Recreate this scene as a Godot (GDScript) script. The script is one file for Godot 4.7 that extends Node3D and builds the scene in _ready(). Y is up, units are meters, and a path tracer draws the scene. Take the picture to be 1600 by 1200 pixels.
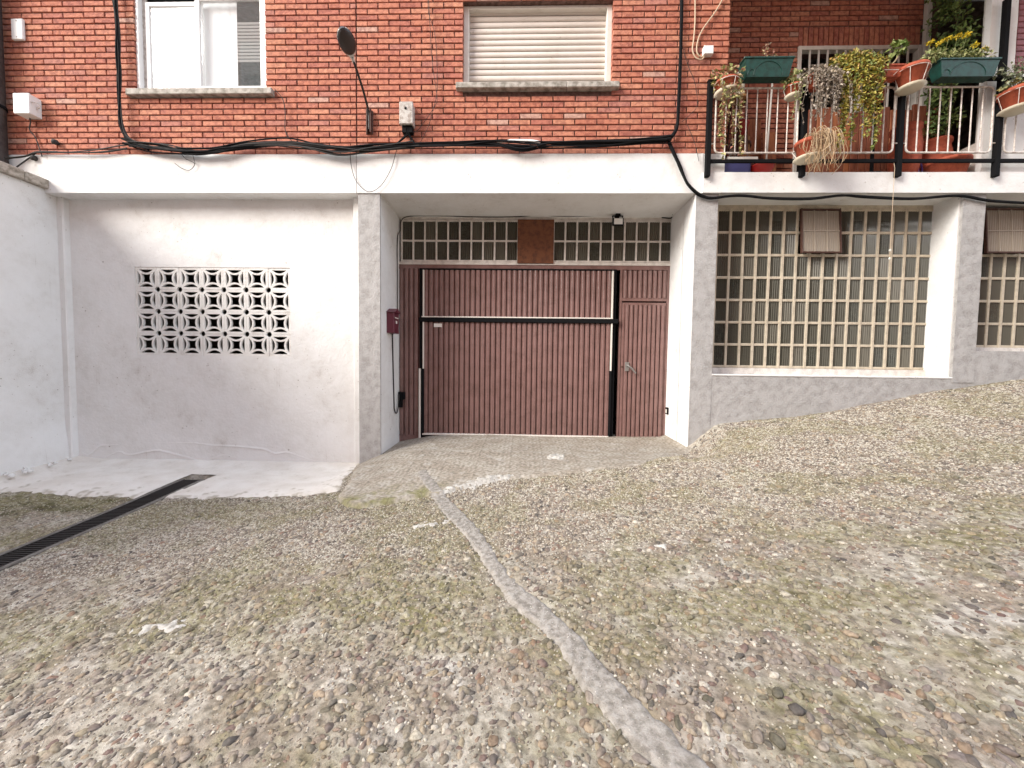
extends Node3D

# ---------------------------------------------------------------- camera constants (metres, eye level is y = 0)
const EYE := Vector3(0, 0, 4.5)
const F := 600.0                       # focal length in pixels of the 1600 x 1200 photograph
var cam_basis := Basis.from_euler(Vector3(deg_to_rad(-2.62), deg_to_rad(1.53), deg_to_rad(0.736)))

var rng := RandomNumberGenerator.new()
var na := FastNoiseLite.new()          # coarse noise
var nb := FastNoiseLite.new()          # medium noise
var nc := FastNoiseLite.new()          # fine noise
var no_func: Callable
var T := {}                            # textures
var M := {}                            # materials

# ================================================================ helpers
func ray(px: float, py: float) -> Vector3:
	return cam_basis * Vector3(px - 800.0, -(py - 600.0), -F)

func at(px: float, py: float, z: float) -> Vector3:      # point on the plane z = const, parallel to the facade
	var d := ray(px, py)
	return EYE + d * ((z - EYE.z) / d.z)

func project(p: Vector3) -> Vector2:
	var q := cam_basis.transposed() * (p - EYE)
	if q.z > -0.05:
		return Vector2(-9999, -9999)
	return Vector2(800.0 + F * q.x / -q.z, 600.0 - F * q.y / -q.z)

func gp(px: float, py: float) -> Vector3:                # point on the ground
	var d := ray(px, py)
	var p := EYE
	var y := -1.05
	for i in 14:
		p = EYE + d * (y / d.y)
		y = lerpf(y, ground_h(p.x, p.z), 0.6)
	return Vector3(p.x, ground_h(p.x, p.z), p.z)

func st_new() -> SurfaceTool:
	var st := SurfaceTool.new()
	st.begin(Mesh.PRIMITIVE_TRIANGLES)
	st.set_smooth_group(-1)
	return st

func quad(st: SurfaceTool, a: Vector3, b: Vector3, c: Vector3, d: Vector3) -> void:   # counter-clockwise seen from outside
	st.add_vertex(a); st.add_vertex(c); st.add_vertex(b)
	st.add_vertex(a); st.add_vertex(d); st.add_vertex(c)

func tri(st: SurfaceTool, a: Vector3, b: Vector3, c: Vector3) -> void:
	st.add_vertex(a); st.add_vertex(c); st.add_vertex(b)

func box(st: SurfaceTool, x0: float, x1: float, y0: float, y1: float, z0: float, z1: float) -> void:
	var p := [Vector3(x0, y0, z0), Vector3(x1, y0, z0), Vector3(x1, y1, z0), Vector3(x0, y1, z0), Vector3(x0, y0, z1), Vector3(x1, y0, z1), Vector3(x1, y1, z1), Vector3(x0, y1, z1)]
	hexa(st, p)

func hexa(st: SurfaceTool, p: Array) -> void:
	quad(st, p[4], p[5], p[6], p[7]); quad(st, p[1], p[0], p[3], p[2])
	quad(st, p[0], p[4], p[7], p[3]); quad(st, p[5], p[1], p[2], p[6])
	quad(st, p[7], p[6], p[2], p[3]); quad(st, p[0], p[1], p[5], p[4])

func cbox(st: SurfaceTool, x0: float, x1: float, y0: float, y1: float, z0: float, z1: float, b: float) -> void:   # box with chamfered edges
	# 24 vertices: on every corner three, one inset along each face
	var xs := [x0, x1]; var ys := [y0, y1]; var zs := [z0, z1]
	var f := func(i: int, j: int, k: int, ax: int) -> Vector3:
		var v := Vector3(xs[i], ys[j], zs[k])
		var inw := Vector3(b if i == 0 else -b, b if j == 0 else -b, b if k == 0 else -b)
		for a in 3:
			if a != ax: v[a] += inw[a]
		return v
	quad(st, f.call(0,0,1,2), f.call(1,0,1,2), f.call(1,1,1,2), f.call(0,1,1,2))
	quad(st, f.call(1,0,0,2), f.call(0,0,0,2), f.call(0,1,0,2), f.call(1,1,0,2))
	quad(st, f.call(0,0,0,0), f.call(0,0,1,0), f.call(0,1,1,0), f.call(0,1,0,0))
	quad(st, f.call(1,0,1,0), f.call(1,0,0,0), f.call(1,1,0,0), f.call(1,1,1,0))
	quad(st, f.call(0,1,1,1), f.call(1,1,1,1), f.call(1,1,0,1), f.call(0,1,0,1))
	quad(st, f.call(0,0,0,1), f.call(1,0,0,1), f.call(1,0,1,1), f.call(0,0,1,1))
	# edges
	quad(st, f.call(1,0,1,2), f.call(1,0,1,0), f.call(1,1,1,0), f.call(1,1,1,2))
	quad(st, f.call(0,0,1,0), f.call(0,0,1,2), f.call(0,1,1,2), f.call(0,1,1,0))
	quad(st, f.call(1,0,0,0), f.call(1,0,0,2), f.call(1,1,0,2), f.call(1,1,0,0))
	quad(st, f.call(0,0,0,2), f.call(0,0,0,0), f.call(0,1,0,0), f.call(0,1,0,2))
	quad(st, f.call(0,1,1,2), f.call(1,1,1,2), f.call(1,1,1,1), f.call(0,1,1,1))
	quad(st, f.call(0,0,1,1), f.call(1,0,1,1), f.call(1,0,1,2), f.call(0,0,1,2))
	quad(st, f.call(0,1,0,1), f.call(1,1,0,1), f.call(1,1,0,2), f.call(0,1,0,2))
	quad(st, f.call(0,0,0,2), f.call(1,0,0,2), f.call(1,0,0,1), f.call(0,0,0,1))
	quad(st, f.call(1,1,1,1), f.call(1,1,1,0), f.call(1,1,0,0), f.call(1,1,0,1))
	quad(st, f.call(0,1,0,1), f.call(0,1,0,0), f.call(0,1,1,0), f.call(0,1,1,1))
	quad(st, f.call(1,0,0,1), f.call(1,0,0,0), f.call(1,0,1,0), f.call(1,0,1,1))
	quad(st, f.call(0,0,1,1), f.call(0,0,1,0), f.call(0,0,0,0), f.call(0,0,0,1))
	tri(st, f.call(1,1,1,2), f.call(1,1,1,0), f.call(1,1,1,1)); tri(st, f.call(0,1,1,0), f.call(0,1,1,2), f.call(0,1,1,1))
	tri(st, f.call(1,0,1,0), f.call(1,0,1,2), f.call(1,0,1,1)); tri(st, f.call(0,0,1,2), f.call(0,0,1,0), f.call(0,0,1,1))
	tri(st, f.call(1,1,0,0), f.call(1,1,0,2), f.call(1,1,0,1)); tri(st, f.call(0,1,0,2), f.call(0,1,0,0), f.call(0,1,0,1))
	tri(st, f.call(1,0,0,2), f.call(1,0,0,0), f.call(1,0,0,1)); tri(st, f.call(0,0,0,0), f.call(0,0,0,2), f.call(0,0,0,1))

func smooth_line(pts: Array, n: int) -> PackedVector3Array:      # Catmull-Rom through the points
	var out := PackedVector3Array()
	for i in pts.size() - 1:
		var p0: Vector3 = pts[maxi(i - 1, 0)]
		var p1: Vector3 = pts[i]
		var p2: Vector3 = pts[i + 1]
		var p3: Vector3 = pts[mini(i + 2, pts.size() - 1)]
		for k in n:
			out.append(p1.cubic_interpolate(p2, p0, p3, float(k) / n))
	out.append(pts[-1])
	return out

func tube(st: SurfaceTool, pts: PackedVector3Array, r: float, sides := 6, r_end := -1.0) -> void:
	st.set_smooth_group(0)
	var rings := []
	var up := Vector3(0.13, 0.21, 0.97).normalized()
	for i in pts.size():
		var t: Vector3 = (pts[mini(i + 1, pts.size() - 1)] - pts[maxi(i - 1, 0)]).normalized()
		if absf(t.dot(up)) > 0.95:
			up = Vector3(0.9, 0.2, 0.1).normalized()
		var u := t.cross(up).normalized()
		var v := u.cross(t)
		var rr := r if r_end < 0.0 else lerpf(r, r_end, float(i) / (pts.size() - 1))
		var ring := []
		for k in sides:
			var a := TAU * k / sides
			ring.append(pts[i] + (u * cos(a) + v * sin(a)) * rr)
		rings.append(ring)
	for i in pts.size() - 1:
		for k in sides:
			var k2 := (k + 1) % sides
			quad(st, rings[i][k2], rings[i][k], rings[i + 1][k], rings[i + 1][k2])
	st.set_smooth_group(-1)
	for k in range(1, sides - 1):
		tri(st, rings[0][0], rings[0][k], rings[0][k + 1])
		tri(st, rings[-1][0], rings[-1][k + 1], rings[-1][k])

func rod(st: SurfaceTool, a: Vector3, b: Vector3, r: float, sides := 6) -> void:
	tube(st, PackedVector3Array([a, b]), r, sides)

func lathe(st: SurfaceTool, c: Vector3, prof: Array, segs := 20, smooth := true) -> void:     # prof: [radius, height] from bottom to top
	st.set_smooth_group(0 if smooth else -1)
	for i in prof.size() - 1:
		for k in segs:
			var a := TAU * k / segs
			var b := TAU * (k + 1) / segs
			var p := func(j: int, t: float) -> Vector3: return c + Vector3(cos(t) * prof[j][0], prof[j][1], sin(t) * prof[j][0])
			if prof[i][0] < 0.0001:
				tri(st, p.call(i, a), p.call(i + 1, a), p.call(i + 1, b))
			elif prof[i + 1][0] < 0.0001:
				tri(st, p.call(i, b), p.call(i, a), p.call(i + 1, a))
			else:
				quad(st, p.call(i, b), p.call(i, a), p.call(i + 1, a), p.call(i + 1, b))
	st.set_smooth_group(-1)

func commit(st: SurfaceTool) -> ArrayMesh:
	st.generate_normals()
	return st.commit()

func inst(called: String, mesh: Mesh, mat: Material, parent: Node, pos := Vector3.ZERO) -> MeshInstance3D:
	var o := MeshInstance3D.new()
	o.name = called
	o.mesh = mesh
	if mat: o.material_override = mat
	o.position = pos
	parent.add_child(o, true)
	return o

func obj(called: String, st: SurfaceTool, mat: Material, parent: Node = self) -> MeshInstance3D:
	return inst(called, commit(st), mat, parent)

var taken := {}
func numbered(called: String) -> String:
	var n: int = taken.get(called, 0)
	taken[called] = n + 1
	return called if n == 0 else "%s_%03d" % [called, n]

func tag(o: Node, label: String, category: String, group := "") -> Node:
	o.set_meta("label", label)
	o.set_meta("category", category)
	if group != "": o.set_meta("group", group)
	return o

func thing(called: String, label: String, category: String, pos := Vector3.ZERO, group := "") -> Node3D:
	var o := Node3D.new()
	o.name = numbered(called)
	add_child(o)
	o.position = pos
	tag(o, label, category, group)
	return o

func part(called: String, parent: Node, pos := Vector3.ZERO) -> Node3D:
	var o := Node3D.new()
	o.name = called
	o.position = pos
	parent.add_child(o, true)
	return o

func structure(o: Node) -> Node:
	o.set_meta("kind", "structure")
	return o

func stuff(o: Node) -> Node:
	o.set_meta("kind", "stuff")
	return o

func wall_cells(st: SurfaceTool, x0: float, x1: float, y0: float, y1: float, z0: float, z1: float, holes: Array) -> void:
	# a slab with rectangular openings [x0, x1, y0, y1]
	var xs := [x0, x1]
	var ys := [y0, y1]
	for h in holes:
		for v in [h[0], h[1]]:
			if v > x0 and v < x1 and not xs.has(v): xs.append(v)
		for v in [h[2], h[3]]:
			if v > y0 and v < y1 and not ys.has(v): ys.append(v)
	xs.sort(); ys.sort()
	var solid := func(i: int, j: int) -> bool:
		if i < 0 or j < 0 or i >= xs.size() - 1 or j >= ys.size() - 1: return false
		var cx: float = (xs[i] + xs[i + 1]) / 2
		var cy: float = (ys[j] + ys[j + 1]) / 2
		for h in holes:
			if cx > h[0] and cx < h[1] and cy > h[2] and cy < h[3]: return false
		return true
	for i in xs.size() - 1:
		for j in ys.size() - 1:
			if not solid.call(i, j): continue
			var a: float = xs[i]; var b: float = xs[i + 1]; var c: float = ys[j]; var d: float = ys[j + 1]
			quad(st, Vector3(a, c, z1), Vector3(b, c, z1), Vector3(b, d, z1), Vector3(a, d, z1))
			quad(st, Vector3(b, c, z0), Vector3(a, c, z0), Vector3(a, d, z0), Vector3(b, d, z0))
			if not solid.call(i - 1, j): quad(st, Vector3(a, c, z0), Vector3(a, c, z1), Vector3(a, d, z1), Vector3(a, d, z0))
			if not solid.call(i + 1, j): quad(st, Vector3(b, c, z1), Vector3(b, c, z0), Vector3(b, d, z0), Vector3(b, d, z1))
			if not solid.call(i, j - 1): quad(st, Vector3(a, c, z0), Vector3(b, c, z0), Vector3(b, c, z1), Vector3(a, c, z1))
			if not solid.call(i, j + 1): quad(st, Vector3(a, d, z1), Vector3(b, d, z1), Vector3(b, d, z0), Vector3(a, d, z0))

# ================================================================ textures and materials
func noise_img(size: int, seed_: int, kind: int, freq: float, oct: int) -> PackedByteArray:
	var n := FastNoiseLite.new()
	n.seed = seed_
	n.noise_type = kind
	n.frequency = freq
	n.fractal_octaves = oct
	n.fractal_type = FastNoiseLite.FRACTAL_FBM
	var im := n.get_seamless_image(size, size)
	im.convert(Image.FORMAT_L8)
	return im.get_data()

func layered(size: int, layers: Array) -> PackedFloat32Array:      # layers: [seed, kind, freq, octaves, weight, sharpness]
	var out := PackedFloat32Array()
	out.resize(size * size)
	var total := 0.0
	for l in layers: total += l[4]
	for l in layers:
		var d := noise_img(size, l[0], l[1], l[2], l[3])
		var lut := PackedFloat32Array()
		lut.resize(256)
		for i in 256:
			var v := i / 255.0
			var s: float = l[5]
			if s > 0.0: v = clampf((v - 0.5) * s + 0.5, 0, 1)
			lut[i] = v * l[4] / total
		for i in out.size(): out[i] += lut[d[i]]
	return out

func ramp_tex(size: int, v: PackedFloat32Array, stops: Array) -> ImageTexture:      # stops: [value, Color]
	var lut := []
	for i in 256:
		var t := i / 255.0
		var c: Color = stops[0][1]
		for k in stops.size() - 1:
			if t >= stops[k][0]:
				c = (stops[k][1] as Color).lerp(stops[k + 1][1], clampf((t - stops[k][0]) / (stops[k + 1][0] - stops[k][0]), 0, 1))
		lut.append([int(c.r * 255), int(c.g * 255), int(c.b * 255)])
	var b := PackedByteArray()
	b.resize(size * size * 3)
	for i in v.size():
		var c: Array = lut[clampi(int(v[i] * 255), 0, 255)]
		b[i * 3] = c[0]; b[i * 3 + 1] = c[1]; b[i * 3 + 2] = c[2]
	return ImageTexture.create_from_image(Image.create_from_data(size, size, false, Image.FORMAT_RGB8, b))

func grey_img(size: int, v: PackedFloat32Array) -> Image:
	var b := PackedByteArray()
	b.resize(size * size)
	for i in v.size(): b[i] = clampi(int(v[i] * 255), 0, 255)
	return Image.create_from_data(size, size, false, Image.FORMAT_L8, b)

func bump_tex(size: int, v: PackedFloat32Array, strength: float) -> ImageTexture:
	var im := grey_img(size, v)
	im.convert(Image.FORMAT_RGBA8)
	im.bump_map_to_normal_map(strength)
	return ImageTexture.create_from_image(im)

func mat(called: String, c: Color, rough := 0.9, tex := "", nrm := "", tile := 1.0, depth := 1.0, metal := 0.0) -> StandardMaterial3D:
	var m := StandardMaterial3D.new()
	m.resource_name = called
	m.albedo_color = c.linear_to_srgb()
	m.roughness = rough
	m.metallic = metal
	if tex != "": m.albedo_texture = T[tex]
	if nrm != "":
		m.normal_enabled = true
		m.normal_texture = T[nrm]
		m.normal_scale = depth
	if tex != "" or nrm != "":
		m.uv1_triplanar = true
		m.uv1_world_triplanar = true
		m.uv1_scale = Vector3.ONE / tile
	M[called] = m
	return m

func make_materials() -> void:
	var S := FastNoiseLite.TYPE_SIMPLEX_SMOOTH
	var C := FastNoiseLite.TYPE_CELLULAR
	# painted plaster: broad stains, fine grain
	var v := layered(1024, [[11, S, 0.003, 3, 1.0, 0.9], [12, S, 0.02, 4, 0.5, 1.0], [13, S, 0.2, 3, 0.5, 1.2]])
	var pr := RandomNumberGenerator.new(); pr.seed = 64
	for k in 420:                                              # specks and chips
		var cx := pr.randi() % 1024; var cy := pr.randi() % 1024
		var rad := pr.randi_range(0, 2) if pr.randf() < 0.9 else pr.randi_range(2, 4)
		var dark := pr.randf_range(0.08, 0.4)
		for dy in range(-rad, rad + 1):
			for dx in range(-rad, rad + 1):
				if dx * dx + dy * dy <= rad * rad + 1: v[((cy + dy + 1024) % 1024) * 1024 + (cx + dx + 1024) % 1024] -= dark
	for k in 34:                                               # rain drips
		var cx := pr.randi() % 1024; var cy := pr.randi() % 1024
		var len := pr.randi_range(40, 260); var wid := pr.randi_range(1, 4); var dark := pr.randf_range(0.03, 0.11)
		for i in len:
			if pr.randf() < 0.04: cx += pr.randi_range(-1, 1)
			for q in wid: v[((cy + i) % 1024) * 1024 + (cx + q + 1024) % 1024] -= dark * pr.randf_range(0.6, 1.0)
	T.plaster = ramp_tex(1024, v, [[0.0, Color(0.66, 0.63, 0.60)], [0.2, Color(0.90, 0.885, 0.87)], [0.34, Color(0.955, 0.95, 0.942)], [0.58, Color(0.985, 0.983, 0.98)], [1.0, Color(1, 1, 1)]])
	v = layered(1024, [[21, S, 0.008, 5, 1.0, 1.3], [22, S, 0.05, 5, 0.35, 1.2], [23, S, 0.3, 3, 0.2, 1.0]])
	T.plaster_n = bump_tex(1024, v, 9.0)
	# rough grey render
	v = layered(512, [[31, S, 0.012, 5, 1.0, 1.5], [32, S, 0.06, 5, 0.6, 1.4], [33, S, 0.35, 3, 0.7, 1.2]])
	T.rough = ramp_tex(512, v, [[0.0, Color(0.78, 0.77, 0.76)], [0.4, Color(0.92, 0.918, 0.915)], [0.62, Color(0.97, 0.97, 0.97)], [1.0, Color(1, 1, 1)]])
	T.rough_n = bump_tex(512, v, 12.0)
	# concrete with grit
	v = layered(512, [[41, S, 0.015, 4, 1.0, 1.6], [42, C, 0.08, 2, 0.35, 1.3], [43, S, 0.35, 2, 0.6, 1.6]])
	T.grit = ramp_tex(512, v, [[0.0, Color(0.55, 0.53, 0.50)], [0.38, Color(0.80, 0.79, 0.77)], [0.6, Color(0.93, 0.92, 0.91)], [1.0, Color(1, 1, 1)]])
	T.grit_n = bump_tex(512, v, 10.0)
	# brick: fired clay mottle
	v = layered(512, [[51, S, 0.012, 4, 1.0, 1.5], [52, S, 0.07, 3, 0.6, 1.5], [53, S, 0.3, 2, 0.4, 1.2]])
	T.clay = ramp_tex(512, v, [[0.0, Color(0.66, 0.58, 0.60)], [0.36, Color(0.86, 0.82, 0.82)], [0.58, Color(0.97, 0.95, 0.93)], [1.0, Color(1, 1, 1)]])
	T.clay_n = bump_tex(512, v, 7.0)
	# worn paint on sheet metal: rain streaks run down
	v = layered(512, [[61, S, 0.010, 4, 1.0, 1.6], [62, S, 0.05, 3, 0.6, 1.4], [63, S, 0.25, 2, 0.3, 1.2]])
	T.worn = ramp_tex(512, v, [[0.0, Color(0.60, 0.52, 0.48)], [0.36, Color(0.84, 0.80, 0.78)], [0.6, Color(0.97, 0.95, 0.94)], [1.0, Color(1, 1, 1)]])
	T.worn_n = bump_tex(512, v, 3.0)
	# wood
	var w := PackedFloat32Array(); w.resize(512 * 512)
	var g := noise_img(512, 71, S, 0.02, 4)
	var h := noise_img(512, 72, S, 0.09, 2)
	for y in 512:
		for x in 512:
			w[y * 512 + x] = 0.75 * g[(y / 10) * 512 + x] / 255.0 + 0.25 * h[(y / 4) * 512 + x] / 255.0
	T.wood = ramp_tex(512, w, [[0.0, Color(0.55, 0.45, 0.4)], [0.45, Color(0.85, 0.8, 0.76)], [1.0, Color(1, 1, 1)]])

	mat("white_plaster", Color(0.77, 0.765, 0.757), 0.92, "plaster", "plaster_n", 2.3, 0.3)
	mat("white_beam", Color(0.80, 0.795, 0.785), 0.92, "plaster", "plaster_n", 1.7, 0.25)
	mat("grey_render", Color(0.445, 0.43, 0.42), 0.94, "rough", "rough_n", 0.8, 0.45)
	mat("mortar", Color(0.20, 0.112, 0.094), 0.98, "grit", "grit_n", 0.5, 0.8)
	mat("concrete", Color(0.42, 0.38, 0.33), 0.95, "grit", "grit_n", 0.7, 0.9)
	var bricks := [Color(0.54, 0.21, 0.135), Color(0.51, 0.19, 0.12), Color(0.57, 0.24, 0.155), Color(0.52, 0.20, 0.135), Color(0.46, 0.165, 0.115), Color(0.60, 0.27, 0.17), Color(0.49, 0.21, 0.16), Color(0.55, 0.34, 0.27)]
	for i in bricks.size():
		mat("brick_%d" % i, bricks[i], 0.9, "clay", "clay_n", 0.43, 0.8)
	mat("brick_mass", Color(1, 1, 1), 0.9, "clay", "clay_n", 0.43, 0.8).vertex_color_use_as_albedo = true
	mat("brick_far", Color(0.50, 0.185, 0.115), 0.9, "clay", "clay_n", 0.6, 0.8)
	mat("stone_sill", Color(0.52, 0.485, 0.44), 0.8, "grit", "grit_n", 0.8, 0.4)
	mat("white_frame", Color(0.80, 0.79, 0.77), 0.35)
	mat("old_frame", Color(0.72, 0.675, 0.62), 0.5, "plaster", "", 0.7)
	mat("shutter", Color(0.70, 0.635, 0.575), 0.5, "plaster", "", 1.7)
	mat("lattice_white", Color(0.74, 0.69, 0.64), 0.8, "rough", "rough_n", 0.7, 0.4)
	mat("lattice_beige", Color(0.60, 0.52, 0.40), 0.8, "rough", "rough_n", 0.7, 0.4)
	mat("steel", Color(0.19, 0.175, 0.165), 0.45)
	mat("sash_bar", Color(0.33, 0.28, 0.225), 0.7)
	mat("door_paint", Color(0.235, 0.134, 0.120), 0.27, "rough", "worn_n", 1.3, 0.25)
	mat("black_metal", Color(0.009, 0.009, 0.010), 0.85)
	mat("pale_metal", Color(0.70, 0.66, 0.60), 0.45)
	mat("cable_black", Color(0.011, 0.011, 0.012), 0.75)
	mat("cable_grey", Color(0.055, 0.052, 0.05), 0.75)
	mat("cable_pale", Color(0.52, 0.40, 0.28), 0.6)
	mat("plastic_white", Color(0.80, 0.80, 0.78), 0.45)
	mat("plastic_grey", Color(0.62, 0.61, 0.57), 0.5, "worn", "", 0.35)
	mat("maroon", Color(0.11, 0.018, 0.032), 0.4)
	mat("rusty_board", Color(0.16, 0.055, 0.018), 0.6, "worn", "worn_n", 0.5, 0.5)
	mat("rust_steel", Color(0.085, 0.035, 0.022), 0.7, "worn", "", 0.3)
	mat("lamp_black", Color(0.012, 0.011, 0.011), 0.35)
	mat("lamp_glass", Color(0.03, 0.018, 0.014), 0.5)
	mat("rail_white", Color(0.78, 0.75, 0.70), 0.4, "worn", "", 0.4)
	mat("green_plastic", Color(0.010, 0.066, 0.053), 0.42, "worn", "", 0.35)
	mat("terracotta", Color(0.46, 0.105, 0.050), 0.75, "clay", "", 0.3)
	mat("saucer", Color(0.62, 0.55, 0.42), 0.7)
	mat("soil", Color(0.05, 0.035, 0.025), 1.0)
	mat("plank", Color(0.27, 0.085, 0.042), 0.7, "wood", "", 0.5)
	mat("plank_pale", Color(0.42, 0.15, 0.06), 0.7, "wood", "", 0.5)
	mat("red_plastic", Color(0.40, 0.022, 0.018), 0.35)
	mat("blue_plastic", Color(0.05, 0.05, 0.16), 0.5)
	mat("iron_grate", Color(0.030, 0.027, 0.026), 0.55)
	mat("channel_edge", Color(0.20, 0.185, 0.17), 0.8, "grit", "", 0.4)
	mat("pale_paint", Color(0.72, 0.68, 0.64), 0.9, "plaster", "rough_n", 0.9, 0.5)
	mat("spilt_paint", Color(0.66, 0.64, 0.60), 0.9, "grit", "grit_n", 0.3, 0.8)
	mat("plastic_breeze", Color(0.78, 0.765, 0.74), 0.9, "plaster", "rough_n", 1.1, 0.4)
	mat("shutter_red", Color(0.30, 0.085, 0.10), 0.5, "worn", "", 0.6)
	mat("wood_tan", Color(0.42, 0.22, 0.08), 0.6, "wood", "", 0.4)
	mat("violet_plastic", Color(0.12, 0.07, 0.30), 0.4)
	mat("coping", Color(0.55, 0.50, 0.44), 0.95, "grit", "grit_n", 0.6, 0.9)
	mat("gap_shade_dark", Color(0.055, 0.045, 0.042), 0.7, "worn", "", 0.5)
	mat("dark_pane", Color(0.04, 0.05, 0.06), 0.08)
	mat("reflection_grey", Color(0.27, 0.26, 0.25), 0.6)  # grey of the mirrored shutter, modelled behind the glass
	mat("interior", Color(0.32, 0.30, 0.27), 0.95, "grit", "", 0.9)
	mat("silt", Color(0.11, 0.095, 0.075), 0.95, "grit", "grit_n", 0.3, 0.6)
	mat("curtain", Color(0.80, 0.81, 0.82), 0.9)
	mat("paper", Color(0.75, 0.73, 0.68), 0.8)
	var pb := mat("pebble", Color(1, 1, 1), 0.72, "grit", "", 0.11)
	pb.vertex_color_use_as_albedo = true
	var gr := mat("ground", Color(1, 1, 1), 0.97, "grit", "grit_n", 0.34, 1.3)
	gr.vertex_color_use_as_albedo = true
	mat("worn_paint", Color(1, 1, 1), 0.92, "plaster", "rough_n", 0.9, 0.5).vertex_color_use_as_albedo = true
	var lf := mat("leaf", Color(1, 1, 1), 0.6)
	lf.vertex_color_use_as_albedo = true
	lf.cull_mode = BaseMaterial3D.CULL_DISABLED
	lf.backlight_enabled = true
	lf.backlight = Color(0.25, 0.25, 0.08)
	for k in ["black_metal", "cable_black", "cable_grey", "iron_grate"]: M[k].metallic_specular = 0.2
	var gl := mat("window_glass", Color(0.75, 0.80, 0.80), 0.02)
	gl.transparency = BaseMaterial3D.TRANSPARENCY_ALPHA
	gl.albedo_color.a = 0.12
	gl.metallic_specular = 0.9
	var rg := mat("ribbed_glass", Color(0.115, 0.108, 0.085), 0.16)
	rg.transparency = BaseMaterial3D.TRANSPARENCY_ALPHA
	rg.albedo_color.a = 0.82
	var rg2 := mat("ribbed_glass_dusty", Color(0.155, 0.142, 0.112), 0.3)
	rg2.transparency = BaseMaterial3D.TRANSPARENCY_ALPHA
	rg2.albedo_color.a = 0.88
	var rg3 := mat("ribbed_glass_clear", Color(0.10, 0.098, 0.078), 0.1)
	rg3.transparency = BaseMaterial3D.TRANSPARENCY_ALPHA
	rg3.albedo_color.a = 0.74
	var rp := mat("ribbed_pale", Color(0.29, 0.245, 0.195), 0.3)
	rp.transparency = BaseMaterial3D.TRANSPARENCY_ALPHA
	rp.albedo_color.a = 0.9

# ================================================================ ground
const WALL_X := [-30.0, -8.0, -5.7, -2.05, -1.68, -1.2, -0.5, 1.92, 2.08, 2.25, 3.42, 4.0, 4.64, 5.29, 5.67, 7.0, 12.0, 30.0]
const WALL_Y := [-1.45, -1.30, -1.28, -1.27, -1.10, -1.00, -0.975, -0.955, -0.80, -0.64, -0.50, -0.37, -0.23, -0.125, -0.07, 0.12, 0.7, 1.6]
const OPEN_X := [-30.0, -9.0, -5.7, -3.6, -1.7, 0.0, 1.2, 2.2, 3.42, 4.0, 5.29, 5.67, 7.0, 12.0, 30.0]
const OPEN_Y := [-1.45, -1.36, -1.31, -1.29, -1.14, -0.99, -0.85, -0.68, -0.50, -0.38, -0.14, -0.07, 0.12, 0.7, 1.6]

func table(x: float, xs: Array, ys: Array) -> float:
	for i in xs.size() - 1:
		if x < xs[i + 1]:
			return lerpf(ys[i], ys[i + 1], clampf((x - xs[i]) / (xs[i + 1] - xs[i]), 0, 1))
	return ys[-1]

func table3(x: float, xs: Array, ys: Array, d: float) -> float:
	return (table(x - d, xs, ys) + 2.0 * table(x, xs, ys) + table(x + d, xs, ys)) / 4.0

func ground_h(x: float, z: float) -> float:        # the broad shape of the sloping forecourt
	var w := table3(x, WALL_X, WALL_Y, 0.07) - 0.03 * z
	var o := table3(x, OPEN_X, OPEN_Y, 0.4) - 0.065 * clampf(z, -1, 12)
	return lerpf(w, o, smoothstep(0.1, 1.25, z))

func ground_rough(x: float, z: float) -> float:
	return 0.012 * na.get_noise_2d(x * 90, z * 90) + 0.0045 * nb.get_noise_2d(x * 900, z * 900)

var apron_edge: PackedVector2Array
var paint_edge: PackedVector2Array
var strip_line: PackedVector3Array
var strip_half := PackedFloat32Array()
var moss_spots := []
var pale_spots := []
var damp_spots := []

func inside_by(p: Vector2, poly: PackedVector2Array) -> float:    # distance inside (+) or outside (-) of a polygon
	var d := 1e9
	for i in poly.size():
		var q := Geometry2D.get_closest_point_to_segment(p, poly[i], poly[(i + 1) % poly.size()])
		d = minf(d, p.distance_squared_to(q))
	d = sqrt(d)
	return d if Geometry2D.is_point_in_polygon(p, poly) else -d

func strip_by(p: Vector2) -> float:
	var best := -9.0
	for i in strip_line.size() - 1:
		var a := Vector2(strip_line[i].x, strip_line[i].z)
		var b := Vector2(strip_line[i + 1].x, strip_line[i + 1].z)
		var q := Geometry2D.get_closest_point_to_segment(p, a, b)
		var t := q.distance_to(a) / maxf(a.distance_to(b), 0.0001)
		best = maxf(best, lerpf(strip_half[i], strip_half[i + 1], t) - p.distance_to(q))
	return best

func spots(list: Array, x: float, z: float) -> float:
	var s := 0.0
	for m in list:
		var u: float = (x - m[0]) / m[2]
		var v: float = (z - m[1]) / m[3]
		var d := u * u + v * v
		if d < 4.0: s = maxf(s, m[4] * exp(-d * 1.3))
	return s

func moss_at(x: float, z: float) -> float:
	var n := 0.5 + 0.9 * na.get_noise_2d(x * 38 + 300, z * 55) + 0.55 * nb.get_noise_2d(x * 160, z * 160)
	var m := clampf((n - 0.33) * 1.7, 0, 0.85) + spots(moss_spots, x, z) * clampf(0.65 + 1.2 * nb.get_noise_2d(x * 130 + 70, z * 130), 0, 1.2)
	return clampf(m, 0, 1)

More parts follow.
